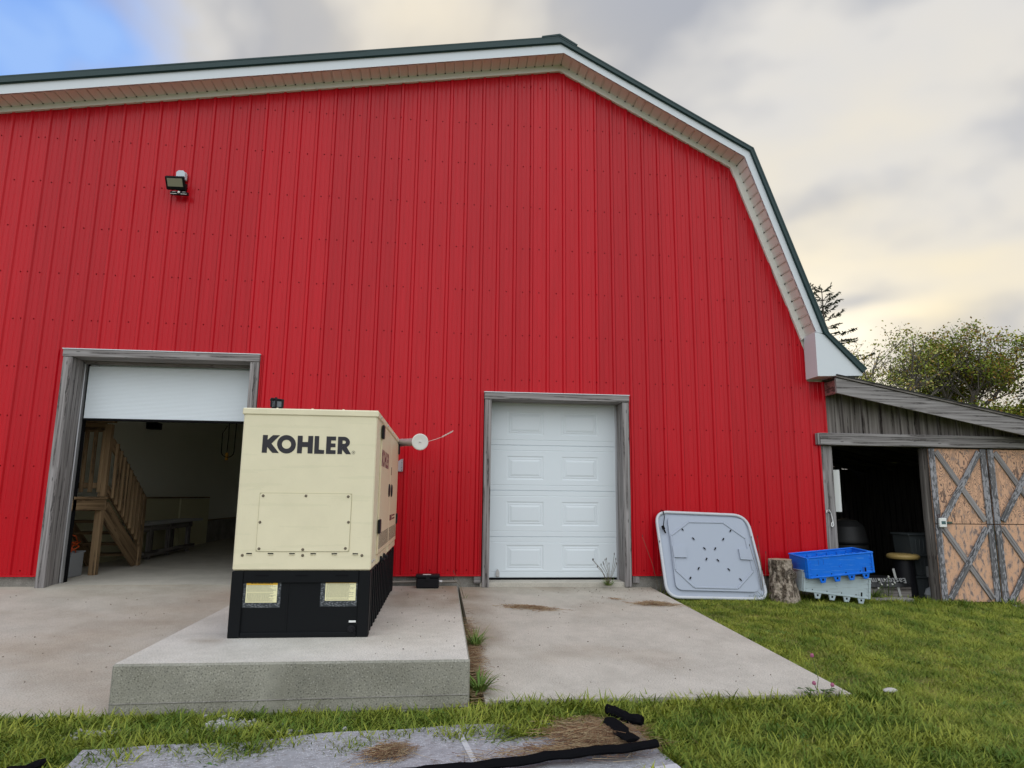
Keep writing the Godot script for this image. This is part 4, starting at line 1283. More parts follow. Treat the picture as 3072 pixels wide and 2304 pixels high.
func generator() -> void:
	var B := Vector3(-1.081, 0, -6.9)
	var g := thing("standby_generator", B, "cream boxed standby generator on a black base tank, with bold black lettering", "generator")
	var zf := 1.341; var zr := -1.31; var hx := 0.532
	# base tank: recessed faces between corner posts
	put("base_tank", bx(Vector3(0, 0.252, (zf + zr) / 2), Vector3(2 * hx - 0.03, 0.50, zf - zr - 0.04), 0.004), M.black_metal, g)
	for sx in [-1.0, 1.0]:
		for z in [zf - 0.045, zr + 0.045]:
			put("corner_post", bx(Vector3(sx * (hx - 0.045), 0.25, z), Vector3(0.09, 0.50, 0.09), 0.006), M.black_metal, g)
	put("top_rail", bx(Vector3(0, 0.455, zf - 0.012), Vector3(2 * hx - 0.182, 0.088, 0.022), 0.004), M.black_metal, g)
	put("bottom_rail", bx(Vector3(0, 0.02, zf - 0.014), Vector3(2 * hx - 0.182, 0.038, 0.022), 0.004), M.black_metal, g)
	put("seam_weld", bx(Vector3(-0.10, 0.225, zf - 0.0185), Vector3(0.012, 0.37, 0.006), 0.002), M.black_metal, g)
	for i in 14:
		put("side_rib", bx(Vector3(hx - 0.010, 0.25, zf - 0.16 - i * 0.18), Vector3(0.022, 0.46, 0.035), 0.004), M.black_metal, g)
	for x in [-0.302, 0.0, 0.307]:
		put("slot", bx(Vector3(x, 0.468, zf), Vector3(0.098, 0.008, 0.004)), M.rubber, g)
	var dp := MB.new(); dp.lathe([Vector2(0.032, 0), Vector2(0.032, 0.012), Vector2(0.02, 0.014), Vector2(0.018, 0.03), Vector2(0, 0.031)], 14, Transform3D(Basis(Vector3.RIGHT, PI / 2), Vector3(0.401, 0.057, zf - 0.018)))
	put("drain_plug", dp, M.black_plastic, g)
	put("tag_plate", bx(Vector3(0.406, 0.116, zf - 0.016), Vector3(0.054, 0.014, 0.005)), M.white_plastic, g)
	# enclosure
	put("enclosure", bx(Vector3(0, 1.125, (zf + zr) / 2), Vector3(2 * hx, 1.238, zf - zr), 0.010), M.cream, g)
	put("roof_panel", bx(Vector3(0, 1.757, (zf + zr) / 2), Vector3(2 * hx + 0.022, 0.055, zf - zr + 0.02), 0.008), M.cream, g)
	for z in [0.9, 0.2, -0.5, -1.2]:
		bolt(g, Vector3(0.543, 1.757, z + 0.2), M.steel, 0.009, Basis(Vector3.BACK, -PI / 2))
	# lettering
	var gl := glyphs().mesh()
	var o := put("lettering", gl, M.ink, g)
	o.transform = Transform3D(Basis().scaled(Vector3(0.1415, 0.1425, 0.1)), Vector3(-0.372, 1.423, zf + 0.0005))
	var reg := MB.new(); var cp := []
	for i in 17: cp.append(Vector3(0.0125 * cos(TAU * i / 16.0), 0.0125 * sin(TAU * i / 16.0), 0))
	reg.tube(cp, 0.0012, 4)
	for i in reg.v.size(): reg.v[i] += Vector3(0.352, 1.437, zf + 0.001)
	var rm := put("registered_mark", reg, M.ink, g)
	label_text("R", rm, Vector3(0.352, 1.437, zf + 0.002), 0.014, M.ink)
	# access panel
	var bolt_m := mat(Color(0.16, 0.13, 0.09), 0.55, 0.4)
	put("panel_gap", bx(Vector3(-0.003, 0.8775, zf + 0.0006), Vector3(0.722, 0.458, 0.001)), mat(Color(0.44, 0.40, 0.25), 0.7), g)
	var ap := MB.new()
	var pp := rounded(0.714, 0.45, 0.02)
	ap.prism(pp, 0.0, 0.006, Transform3D(Basis(), Vector3(-0.003, 0.8775, zf + 0.0005)))
	var apn := put("access_panel", ap, M.cream, g)
	for q in [[-0.335, 1.082], [-0.003, 1.085], [0.329, 1.082], [-0.345, 0.876], [0.341, 0.88], [-0.338, 0.672], [-0.003, 0.666], [0.327, 0.676]]:
		bolt(apn, Vector3(q[0], q[1], zf + 0.0055), bolt_m, 0.009)
	for x in [-0.463, -0.002, 0.458]:
		bolt(g, Vector3(x, 0.621, zf), bolt_m, 0.009)
	for i in 6:
		var x := -0.412 + i * 0.1636
		put("slot", bx(Vector3(x, 0.634, zf + 0.001), Vector3(0.042, 0.009, 0.004)), M.rubber, g)
		put("slot_lip", bx(Vector3(x, 0.627, zf + 0.003), Vector3(0.042, 0.004, 0.008)), M.cream, g)
	# rust streak below the panel corner
	# warning labels
	var grime := tmat(paint(64, 64, func(x, y, i):
		var f: float = noise(0.09, 3, 3).get_noise_2d(x, y) if false else sin(x * 0.71 + 3.0 * sin(y * 0.37)) * sin(y * 0.53 + 2.0 * sin(x * 0.29))
		return Color(0.035, 0.04, 0.045) if f < 0.25 else Color(0.16, 0.17, 0.18)), 0.6)
	for q in [[-0.298, 0.327, 0.286, 0.208, -0.300, 0.341, "ATTENTION", 21], [0.291, 0.331, 0.284, 0.203, 0.304, 0.353, "WARNING", 22]]:
		var lb := MB.new(); lb.quad(Vector3(-q[2] / 2, -q[3] / 2, 0), Vector3(q[2] / 2, -q[3] / 2, 0), Vector3(q[2] / 2, q[3] / 2, 0), Vector3(-q[2] / 2, q[3] / 2, 0), Vector3.BACK, Vector2(0, 1), Vector2(1, 1), Vector2(1, 0), Vector2(0, 0))
		for i in lb.v.size(): lb.v[i] += Vector3(q[0], q[1], zf - 0.0175)
		var pl0 := put("warning_label", lb, grime, g)
		var pm := MB.new(); var w := 0.118; var h := 0.079
		pm.quad(Vector3(-w, -h, 0), Vector3(w, -h, 0), Vector3(w, h, 0), Vector3(-w, h, 0), Vector3.BACK, Vector2(0, 1), Vector2(1, 1), Vector2(1, 0), Vector2(0, 0))
		for i in pm.v.size(): pm.v[i] += Vector3(q[4], q[5], zf - 0.0145)
		put("print", pm, tmat(print_texture(q[7]), 0.5), pl0)
		label_text(q[6], pl0, Vector3(q[4], q[5] + 0.069, zf - 0.013), 0.022, M.ink)
		for sx in [-0.075, 0.075]:
			var tr := MB.new(); tr.prism(PackedVector2Array([Vector2(-0.008, -0.006), Vector2(0.008, -0.006), Vector2(0, 0.008)]), 0.0, 0.001, Transform3D(Basis(), Vector3(q[4] + sx, q[5] + 0.069, zf - 0.0135)))
			put("warning_triangle", tr, M.ink, pl0)
	# right side: two doors with handles, hinges and louvres
	var X := hx + 0.001
	for q in [[0.955, -0.13, 0, 0.60, 1.70], [-0.15, -1.25, 1, 0.59, 1.70]]:
		var z0: float = q[0]; var z1: float = q[1]
		var d := branch("side_door", g)
		put("door_panel", bx(Vector3(X + 0.006, (q[3] + q[4]) / 2, (z0 + z1) / 2), Vector3(0.014, q[4] - q[3], z0 - z1), 0.004), M.tan, d)
		var lv := MB.new()
		for i in 13:
			lv.box(Vector3(X + 0.0132, 0.64 + i * 0.0105, (z0 + z1) / 2), Vector3(0.002, 0.0036, (z0 - z1) - 0.08))
		var lo := put("louvres", lv, M.rubber, d)
		lo.set_meta("kind", "stuff")
		var hz: float = z1 + 0.145 if q[2] == 0 else z0 - 0.155
		var hm := MB.new()
		hm.lathe([Vector2(0.0, 0.012), Vector2(0.055, 0.012), Vector2(0.065, 0.006), Vector2(0.066, 0.0)], 18, Transform3D(Basis(Vector3.BACK, -PI / 2), Vector3(X + 0.013, 1.146, hz)))
		put("handle", hm, M.black_plastic, d)
		for y in [1.645, 0.83]:
			var zz: float = z0 - 0.02 if q[2] == 0 else z1 + 0.02
			put("hinge", bx(Vector3(X + 0.018, y, zz), Vector3(0.022, 0.12, 0.10), 0.008), M.black_plastic, d)
		if q[2] == 0:
			var s := put("lettering", gl, M.maroon, d)
			s.transform = Transform3D(Basis(Vector3(0, 0, -0.155), Vector3(0, 0.145, 0), Vector3(0.05, 0, 0)), Vector3(X + 0.0125, 1.35, 0.93))
		else:
			var mk := MB.new()
			for i in 4: mk.box(Vector3(X + 0.0135, 0.868, z0 - 0.10 - i * 0.075), Vector3(0.002, 0.056, 0.05))
			for k in 2:
				for i in 5: mk.box(Vector3(X + 0.0135, 0.885 - k * 0.034, z0 - 0.44 - i * 0.075), Vector3(0.002, 0.016, 0.055))
			put("model_marking", mk, M.maroon, d)
			put("badge", bx(Vector3(X + 0.015, 1.345, z0 - 0.06), Vector3(0.004, 0.08, 0.05)), mat(Color(0.12, 0.07, 0.04), 0.5), d)
	put("service_panel", bx(Vector3(X + 0.004, 0.552, 0.45), Vector3(0.010, 0.07, 0.95), 0.003), M.tan, g)
	put("service_panel", bx(Vector3(X + 0.004, 0.552, -0.70), Vector3(0.010, 0.05, 1.0), 0.003), M.tan, g)
	for z in [0.67, 0.35]:
		var kb := MB.new(); kb.lathe([Vector2(0.03, 0), Vector2(0.03, 0.02), Vector2(0.018, 0.024), Vector2(0.016, 0.045), Vector2(0, 0.046)], 12, Transform3D(Basis(Vector3.BACK, -PI / 2), Vector3(X + 0.008, 0.53, z)))
		put("knob", kb, M.black_plastic, g)
	for z in [1.28, 1.15, -0.02, -1.2]:
		bolt(g, Vector3(X, 0.57, z), M.steel, 0.009, Basis(Vector3.BACK, -PI / 2))
	for x in [-0.28, 0.0, 0.25]:
		bolt(g, Vector3(x, 1.785, zf - 0.03), M.cream, 0.010, Basis())
	# small lamp on the roof
	var bc := branch("roof_lamp", g)
	var lb2 := Basis(Vector3.UP, 0.35)
	var lc := Vector3(-0.40, 1.785, 0.86)
	put("base", bx(lc + Vector3(0, 0.032, 0), Vector3(0.095, 0.064, 0.09), 0.006, lb2), M.black_plastic, bc)
	put("hood", bx(lc + Vector3(0, 0.135, 0), Vector3(0.112, 0.016, 0.10), 0.004, lb2 * Basis(Vector3.BACK, -0.08)), M.black_plastic, bc)
	put("lens", bx(lc + Vector3(0.004, 0.095, 0), Vector3(0.08, 0.064, 0.072), 0.008, lb2), mat(Color(0.10, 0.12, 0.13), 0.12), bc)
	for q in [[-0.048, 0.040], [0.046, 0.042], [-0.012, 0.05], [0.0, -0.045]]:
		put("strut", bx(lc + lb2 * Vector3(q[0], 0.096, q[1]), Vector3(0.018, 0.066, 0.014), 0.002, lb2), M.black_plastic, bc)
	put("finial", bx(lc + lb2 * Vector3(-0.012, 0.148, 0.03), Vector3(0.02, 0.014, 0.02), 0.003, lb2), M.black_plastic, bc)
	# exhaust stub with a round cap
	var ex := branch("exhaust_pipe", g)
	var pts := []; var rr := []
	var p0 := Vector3(0.47, 1.735, -1.42); var p1 := Vector3(0.795, 1.722, -1.02)
	for i in 25:
		pts.append(p0.lerp(p1, i / 24.0)); rr.append(0.043 + 0.004 * (i % 2) + (0.006 if i % 8 == 0 else 0.0))
	var em := MB.new(); em.tube(pts, rr, 16)
	put("pipe", em, mat(Color(0.46, 0.40, 0.39), 0.4, 0.5), ex)
	var dir := Vector3(0.16, -0.02, 1).normalized()
	var cb := Basis(dir.cross(Vector3.UP).normalized(), dir, dir.cross(Vector3.UP).normalized().cross(dir))
	var cm := MB.new(); cm.lathe([Vector2(0, -0.012), Vector2(0.093, -0.012), Vector2(0.097, -0.006), Vector2(0.097, 0.008), Vector2(0.088, 0.012), Vector2(0.03, 0.008), Vector2(0, 0.009)], 26, Transform3D(cb, Vector3(0.806, 1.719, -0.985)))
	put("cap", cm, mat(Color(0.60, 0.58, 0.53), 0.5, 0.2), ex)
	bolt(ex, Vector3(0.806, 1.719, -0.976), M.steel, 0.008)
	var wm := MB.new()
	wm.tube([Vector3(0.885, 1.722, -0.99), Vector3(0.98, 1.752, -1.0), Vector3(1.06, 1.785, -1.02)], 0.0035, 5)
	for i in 2:
		var wp := []
		for k in 12:
			var u := k / 11.0
			wp.append(Vector3(1.06, 1.785, -1.02).lerp(Vector3(1.19, 1.86, -1.05), u) + Vector3(0, 0.006 * sin(u * 14.0 + i * PI), 0.006 * cos(u * 14.0 + i * PI)))
		wm.tube(wp, 0.005, 5)
	put("tie_wire", wm, mat(Color(0.55, 0.42, 0.38), 0.5), ex)

# ================================================================ small things by the wall
func small_things() -> void:
	# floodlight high on the siding
	var f := thing("floodlight", Vector3(-3.53, 4.95, W), "black floodlight with a pale junction box, high on the red siding", "floodlight")
	var m := MB.new()
	m.prism(PackedVector2Array([Vector2(-0.055, -0.03), Vector2(-0.03, -0.055), Vector2(0.03, -0.055), Vector2(0.055, -0.03), Vector2(0.055, 0.03), Vector2(0.03, 0.055), Vector2(-0.03, 0.055), Vector2(-0.055, 0.03)]), 0.07, 0.10, Transform3D(Basis(), Vector3(0, 0.275, 0)))
	m.box(Vector3(0.005, 0.27, 0.042), Vector3(0.105, 0.105, 0.055), Basis(), 0.008)
	put("junction_box", m, mat(Color(0.50, 0.55, 0.60), 0.5), f)
	put("arm", bx(Vector3(0.01, 0.205, 0.06), Vector3(0.06, 0.05, 0.05), 0.006), M.black_metal, f)
	var tilt := Basis(Vector3.RIGHT, 0.62) * Basis(Vector3.UP, 0.06)
	var hc := Vector3(-0.03, 0.125, 0.15)
	put("housing", bx(hc, Vector3(0.235, 0.175, 0.045), 0.010, tilt), M.black_metal, f)
	put("lens", bx(hc + tilt * Vector3(0, 0.012, 0.023), Vector3(0.185, 0.105, 0.004), 0.001, tilt), mat(Color(0.26, 0.26, 0.19), 0.2), f)
	for i in 9:
		put("fin", bx(hc + tilt * Vector3(-0.10 + i * 0.025, 0.0, -0.03), Vector3(0.005, 0.17, 0.025), 0.001, tilt), M.black_metal, f)
	put("sensor_housing", bx(Vector3(0.012, 0.005, 0.10), Vector3(0.215, 0.045, 0.07), 0.008, Basis(Vector3.RIGHT, 0.3)), M.black_plastic, f)
	m = MB.new(); m.lathe([Vector2(0.017, 0), Vector2(0.014, 0.010), Vector2(0.008, 0.015), Vector2(0, 0.017)], 12, Transform3D(Basis(Vector3.RIGHT, PI / 2 + 0.3), Vector3(0.015, 0.008, 0.133)))
	put("sensor_dome", m, M.white_plastic, f)
	for sx in [-0.05, 0.075]:
		put("marking", bx(Vector3(sx, -0.012, 0.134), Vector3(0.075, 0.006, 0.003), 0.0, Basis(Vector3.RIGHT, 0.3)), M.white_plastic, f)
		put("marking", bx(Vector3(sx + 0.005, 0.012, 0.140), Vector3(0.04, 0.010, 0.003), 0.0, Basis(Vector3.RIGHT, 0.3)), mat(Color(0.3, 0.3, 0.3), 0.5), f)
	put("bracket", bx(Vector3(0.01, 0.13, 0.02), Vector3(0.10, 0.10, 0.02), 0.004), M.black_metal, f)
	# angle bracket
	var b := thing("angle_bracket", Vector3(-0.53, 1.40, W + 0.002), "punched galvanised angle bracket on the siding beside the generator", "bracket")
	m = MB.new()
	m.prism(PackedVector2Array([Vector2(-0.13, 0), Vector2(0.018, 0), Vector2(0.018, 0.158), Vector2(0.0, 0.158), Vector2(-0.13, 0.06)]), 0.018, 0.022)
	put("web", m, M.galvanized, b)
	put("flange", bx(Vector3(0.02, 0.079, 0.03), Vector3(0.006, 0.158, 0.05), 0.001), M.galvanized, b)
	for y in [0.012, 0.05, 0.11, 0.145]:
		m = MB.new(); m.lathe([Vector2(0.0045, 0), Vector2(0.0045, 0.001), Vector2(0, 0.001)], 8, Transform3D(Basis(Vector3.RIGHT, PI / 2), Vector3(0.008, y, 0.022)))
		put("hole", m, M.rubber, b)
	# black case on the pad
	var c := thing("black_case", Vector3(-0.145, 0.0, -8.44), "small black plastic case with a white sticker on the pad by the wall", "case")
	put("body", bx(Vector3(0, 0.062, 0), Vector3(0.272, 0.122, 0.17), 0.012), M.black_plastic, c)
	put("lid", bx(Vector3(0, 0.14, 0), Vector3(0.29, 0.034, 0.186), 0.010), M.black_plastic, c)
	put("sticker", bx(Vector3(-0.01, 0.1585, 0.04), Vector3(0.095, 0.003, 0.06)), M.white_plastic, c)
	put("latch", bx(Vector3(0.0, 0.115, 0.09), Vector3(0.05, 0.05, 0.012), 0.004), M.black_plastic, c)
	# conduit along the foot of the wall
	var w := thing("wall_pipe", Vector3(-0.2, 0.045, -8.61), "thin grey pipe lying along the foot of the wall behind the black case", "pipe")
	m = MB.new(); m.tube([Vector3(-0.6, 0, 0), Vector3(0.1, 0.004, 0), Vector3(0.415, 0.006, 0)], 0.016, 10)
	put("pipe", m, mat(Color(0.22, 0.20, 0.17), 0.6, 0.3), w)
	m = MB.new(); m.lathe([Vector2(0.021, -0.03), Vector2(0.023, 0.0), Vector2(0.021, 0.03)], 10, Transform3D(Basis(Vector3.BACK, PI / 2), Vector3(0.2, 0.005, 0)))
	put("coupling", m, M.steel, w)

	# ------------------------------------------------ grey moulded cover leaning on the wall
	var vv := Vector3(0, 1.05, -0.33).normalized(); var nn := Vector3.RIGHT.cross(vv)
	var cv := thing("moulded_cover", Vector3(0, -0.15, -8.25), "large pale grey moulded plastic cover with rounded corners leaning on the red wall", "cover", "", Basis(Vector3.RIGHT, vv, nn))
	var out := PackedVector2Array()
	var P := [Vector2(2.762, 1.122), Vector2(3.985, 1.082), Vector2(4.062, 0.022), Vector2(2.785, 0.052)]
	var rads := [0.16, 0.20, 0.13, 0.16]
	for i in 4:
		var p0: Vector2 = P[i]; var a: Vector2 = (P[(i + 3) % 4] - p0).normalized(); var bq: Vector2 = (P[(i + 1) % 4] - p0).normalized()
		for k in 9:
			var u := k / 8.0
			var s: Vector2 = p0 + a * rads[i]; var e: Vector2 = p0 + bq * rads[i]
			out.append(s * (1 - u) * (1 - u) + p0 * 2 * u * (1 - u) + e * u * u)
	m = MB.new(); m.prism(out, -0.012, 0.0)
	put("sheet", m, M.cover_grey, cv)
	var ins := Geometry2D.offset_polygon(out, -0.03)[0]
	m = MB.new()
	var rp := []
	for i in out.size() + 1: rp.append(Vector3(out[i % out.size()].x, out[i % out.size()].y, 0.012))
	m.tube(rp, 0.020, 8, false)
	put("rim", m, mat(Color(0.50, 0.52, 0.55), 0.45), cv)
	# raised field with rounded corners, and a step round it
	var fld := PackedVector2Array()
	var F := [Vector2(2.905, 1.062), Vector2(3.935, 1.03), Vector2(3.968, 0.105), Vector2(2.90, 0.135)]
	for i in 4:
		var p0: Vector2 = F[i]; var a: Vector2 = (F[(i + 3) % 4] - p0).normalized(); var bq: Vector2 = (F[(i + 1) % 4] - p0).normalized()
		for k in 7:
			var u := k / 6.0
			fld.append((p0 + a * 0.09) * (1 - u) * (1 - u) + p0 * 2 * u * (1 - u) + (p0 + bq * 0.09) * u * u)
	m = MB.new(); m.prism(fld, 0.0, 0.030)
	put("raised_field", m, M.cover_grey, cv)
	# recessed octagon: a low raised border with chamfer on both sides
	var oc := [Vector2(2.922, 0.808), Vector2(3.178, 0.985), Vector2(3.639, 0.98), Vector2(3.905, 0.774), Vector2(3.93, 0.36), Vector2(3.691, 0.15), Vector2(3.134, 0.165), Vector2(2.924, 0.376)]
	m = MB.new()
	for i in 8:
		var a: Vector2 = oc[i]; var bq: Vector2 = oc[(i + 1) % 8]
		plank(m, Vector3(a.x, a.y, 0.024), Vector3(bq.x, bq.y, 0.024), 0.026, 0.034, Vector3(0, 0, 1).cross(Vector3(bq.x - a.x, bq.y - a.y, 0).normalized()), 0.006)
	put("octagon_bead", m, M.cover_grey, cv)
	for q in [[[2.915, 0.672], [3.09, 0.664], [3.086, 0.526], [2.922, 0.53]], [[3.782, 0.637], [3.94, 0.634], [3.945, 0.496], [3.785, 0.504]]]:
		var pp := PackedVector2Array()
		for e in q: pp.append(Vector2(e[0], e[1]))
		m = MB.new(); m.prism(pp, 0.022, 0.052)
		put("moulded_pad", m, M.cover_grey, cv)
	var S := [[3.082, 0.887, -0.9], [3.21, 0.768, -0.9], [3.338, 0.643, -0.8], [3.478, 0.641, 0.9], [3.606, 0.762, 0.95], [3.722, 0.873, 0.9], [3.342, 0.509, 0.95], [3.49, 0.494, -0.8], [3.223, 0.394, 0.95], [3.613, 0.38, -0.8], [3.098, 0.275, 0.95], [3.744, 0.256, -0.9]]
	for q in S:
		m = MB.new()
		m.prism(rounded(0.044, 0.022, 0.0108), 0.0295, 0.0335, Transform3D(Basis(Vector3.BACK, q[2]), Vector3(q[0], q[1], 0)))
		var so := put("slot", m, M.rubber, cv)
		m = MB.new()
		var ring := []
		for e in rounded(0.046, 0.024, 0.0118): ring.append(Transform3D(Basis(Vector3.BACK, q[2]), Vector3(q[0], q[1], 0.0325)) * Vector3(e.x, e.y, 0))
		ring.append(ring[0])
		m.tube(ring, 0.004, 5, false)
		put("slot_lip", m, M.cover_grey, so)
	m = MB.new()
	m.tube([Vector3(2.838, 0.86, 0.03), Vector3(2.842, 0.95, 0.03), Vector3(2.862, 1.05, 0.045), Vector3(2.855, 1.13, 0.04), Vector3(2.84, 1.145, 0.02), Vector3(2.825, 1.11, 0.0)], 0.006, 6)
	m.box(Vector3(2.832, 0.91, 0.035), Vector3(0.035, 0.05, 0.022), Basis(Vector3.BACK, 0.3), 0.004)
	m.box(Vector3(2.845, 0.865, 0.035), Vector3(0.018, 0.06, 0.016), Basis(Vector3.BACK, 0.3), 0.004)
	put("strap", m, M.rubber, cv)

	# ------------------------------------------------ tree stump
	var sp := Vector3(4.30, ground_y(4.3, -8.28) - 0.03, -8.28)
	var st := thing("log_stump", sp, "upright barked log stump standing in the grass between the grey cover and the crates", "log")
	m = MB.new(); var cut := MB.new()
	var nz := noise(1.3, 5, 4); var seg := 40; var lev := 18; var H := 0.54
	var ring_at := func(j: int, i: int) -> Vector3:
		var a := TAU * (j % seg) / seg; var fh := float(i) / lev
		var base := lerpf(0.168, 0.140, smoothstep(0.0, 0.8, fh)) + 0.018 * pow(1 - fh, 3.0)
		var p := Vector3(cos(a), fh * 2.2, sin(a))
		base += 0.022 * nz.get_noise_3dv(p * 1.6) + 0.015 * nz.get_noise_3dv(Vector3(p.x * 5, p.y * 1.2, p.z * 5))
		base += 0.012 * sin(a * 5.0 + fh * 2.0)
		return Vector3(cos(a) * base - 0.03 * fh, fh * H, sin(a) * base)
	for i in lev:
		for j in seg:
			var a: Vector3 = ring_at.call(j, i); var b2: Vector3 = ring_at.call(j + 1, i); var c2: Vector3 = ring_at.call(j + 1, i + 1); var d2: Vector3 = ring_at.call(j, i + 1)
			var n0 := Vector3(a.x, 0, a.z).normalized(); var n1 := Vector3(b2.x, 0, b2.z).normalized()
			var u0 := float(j) / seg * 1.2; var u1 := float(j + 1) / seg * 1.2
			m.quad(a, b2, c2, d2, n0, Vector2(i * 0.03, u0), Vector2(i * 0.03, u1), Vector2(i * 0.03 + 0.03, u1), Vector2(i * 0.03 + 0.03, u0))
	put("bark", m, M.bark, st)
	for j in seg:
		var a: Vector3 = ring_at.call(j, lev); var b2: Vector3 = ring_at.call(j + 1, lev)
		cut.flat3(Vector3(-0.03, H, 0), a, b2, Vector3.UP, Vector2.ZERO, Vector2(a.x, a.z), Vector2(b2.x, b2.z))
	put("cut_face", cut, M.cut_wood, st)
	var kn := MB.new()
	for k in 3:
		var kp := []
		for i in 17: kp.append(Vector3(0.02 + (0.07 - k * 0.022) * cos(TAU * i / 16.0), 0.36 + (0.06 - k * 0.018) * sin(TAU * i / 16.0) + 0.006 * sin(i * 2.0), 0.140 + k * 0.006))
		kn.tube(kp, 0.012, 6, false)
	put("knot", kn, M.bark, st)

	# ------------------------------------------------ two folding crates
	crate("folding_crate", Vector3(4.905, -0.075, -8.33), Basis(Vector3.BACK, -0.115) * Basis(Vector3.RIGHT, -0.02), 0.88, 0.245, 0.38, M.crate_grey, M.crate_grey, "pale grey folding crate, under the blue one", true)
	crate("folding_crate", Vector3(4.945, 0.185, -8.27), Basis(Vector3.BACK, 0.088) * Basis(Vector3.RIGHT, 0.06), 0.875, 0.245, 0.40, M.crate_blue, M.crate_blue_dark, "bright blue folding crate perched tilted on the grey crate", false)

func crate(n: String, at: Vector3, b: Basis, w: float, h: float, d: float, m1: Material, m2: Material, label: String, low: bool) -> void:
	var c := thing(n, at, label, "crate", "folding crates by the shed post", b)
	var t := 0.014
	# walls: front is skewed a little where the crate has been strained
	put("front_wall", bx(Vector3(0, h / 2, d / 2), Vector3(w, h, t), 0.004), m1, c)
	put("rear_wall", bx(Vector3(0, h / 2, -d / 2), Vector3(w, h, t), 0.004), m1, c)
	put("side_wall", bx(Vector3(-w / 2, h / 2, 0), Vector3(t, h - 0.006, d - 0.02), 0.004), m1, c)
	put("side_wall", bx(Vector3(w / 2, h / 2, 0), Vector3(t, h - 0.006, d - 0.02), 0.004), m1, c)
	put("floor", bx(Vector3(0, 0.012, 0), Vector3(w - 0.02, 0.012, d - 0.02), 0.003), m2, c)
	# rims
	for z in [d / 2, -d / 2]:
		put("rim", bx(Vector3(0, h + 0.006, z), Vector3(w + 0.016, 0.016, 0.032), 0.005), m1, c)
	for x in [-w / 2, w / 2]:
		put("rim", bx(Vector3(x, h + 0.006, 0), Vector3(0.03, 0.016, d - 0.034), 0.005), m1, c)
	for i in 9:
		put("rim_lug", bx(Vector3(-w / 2 + 0.05 + i * (w - 0.1) / 8.0, h + 0.017, d / 2), Vector3(0.04, 0.008, 0.026), 0.003), m1, c)
	# frame of the front wall: flanges left and right, ribs, latch windows
	for sx in [-1.0, 1.0]:
		put("flange", bx(Vector3(sx * (w / 2 - 0.014), h / 2, d / 2 + 0.011), Vector3(0.026, h - 0.01, 0.014), 0.004), m1, c)
		for y in [0.05, 0.12, 0.19]:
			put("lug", bx(Vector3(sx * (w / 2 - 0.034), y, d / 2 + 0.010), Vector3(0.03, 0.010, 0.010), 0.003), m1, c)
	put("base_flange", bx(Vector3(0, 0.012, d / 2 + 0.009), Vector3(w - 0.06, 0.018, 0.012), 0.004), m1, c)
	for q in [[w / 2 - 0.13, 0.055, 0.05, 0.06], [w / 2 - 0.03, 0.06, 0.024, 0.05]]:
		put("latch_window", bx(Vector3(q[0], q[1], d / 2 + 0.0075), Vector3(q[2], q[3], 0.004)), m2, c)
		put("latch_slot", bx(Vector3(q[0] + 0.012, q[1] - 0.004, d / 2 + 0.0092), Vector3(q[2] * 0.4, q[3] * 0.8, 0.004)), M.rubber, c)
	if not low:
		for x in [-0.285, -0.22]:
			put("groove", bx(Vector3(x, h - 0.055, d / 2 + 0.0075), Vector3(0.006, 0.062, 0.003)), m2, c)
	for i in 4:
		put("pin_hole", bx(Vector3(-0.32 + i * 0.19, 0.038, d / 2 + 0.0075), Vector3(0.012, 0.012, 0.003)), M.rubber, c)
	var dk := MB.new(); dk.lathe([Vector2(0.022, 0), Vector2(0.019, 0.004), Vector2(0.014, 0.002), Vector2(0, 0.002)], 14, Transform3D(Basis(Vector3.RIGHT, PI / 2), Vector3(0.0, h * 0.52, d / 2 + 0.007)))
	put("boss", dk, m1, c)
	# hinge tabs under the front edge: a tapering loop each
	for i in 4:
		var tb := MB.new(); var x := -0.25 + i * 0.19
		var T := Transform3D(Basis(), Vector3(x, 0.0, d / 2 + 0.004))
		tb.prism(PackedVector2Array([Vector2(-0.048, 0), Vector2(0.048, 0), Vector2(0.030, -0.062), Vector2(-0.030, -0.062)]), -0.005, 0.004, T)
		var to := put("hinge_tab", tb, m1, c)
		tb = MB.new()
		plank(tb, T * Vector3(-0.040, -0.004, 0.006), T * Vector3(-0.024, -0.056, 0.006), 0.008, 0.006, Vector3.RIGHT, 0.002)
		plank(tb, T * Vector3(0.040, -0.004, 0.006), T * Vector3(0.024, -0.056, 0.006), 0.008, 0.006, Vector3.RIGHT, 0.002)
		plank(tb, T * Vector3(-0.024, -0.054, 0.006), T * Vector3(0.024, -0.054, 0.006), 0.008, 0.006, Vector3.UP, 0.002)
		put("tab_edge", tb, m1, to)
		put("tab_hole", bx(T * Vector3(0, -0.022, 0.0042), Vector3(0.022, 0.024, 0.003)), M.rubber, to)
	# inner ribs
	for i in 6:
		put("inner_rib", bx(Vector3(-w / 2 + 0.1 + i * 0.135, h / 2, -d / 2 + 0.010), Vector3(0.008, h - 0.04, 0.010), 0.002), m2, c)

# ================================================================ foreground
func on_ground(x: float, z: float, up := 0.0) -> Vector3:
	return Vector3(x, ground_y(x, z) + up, z)

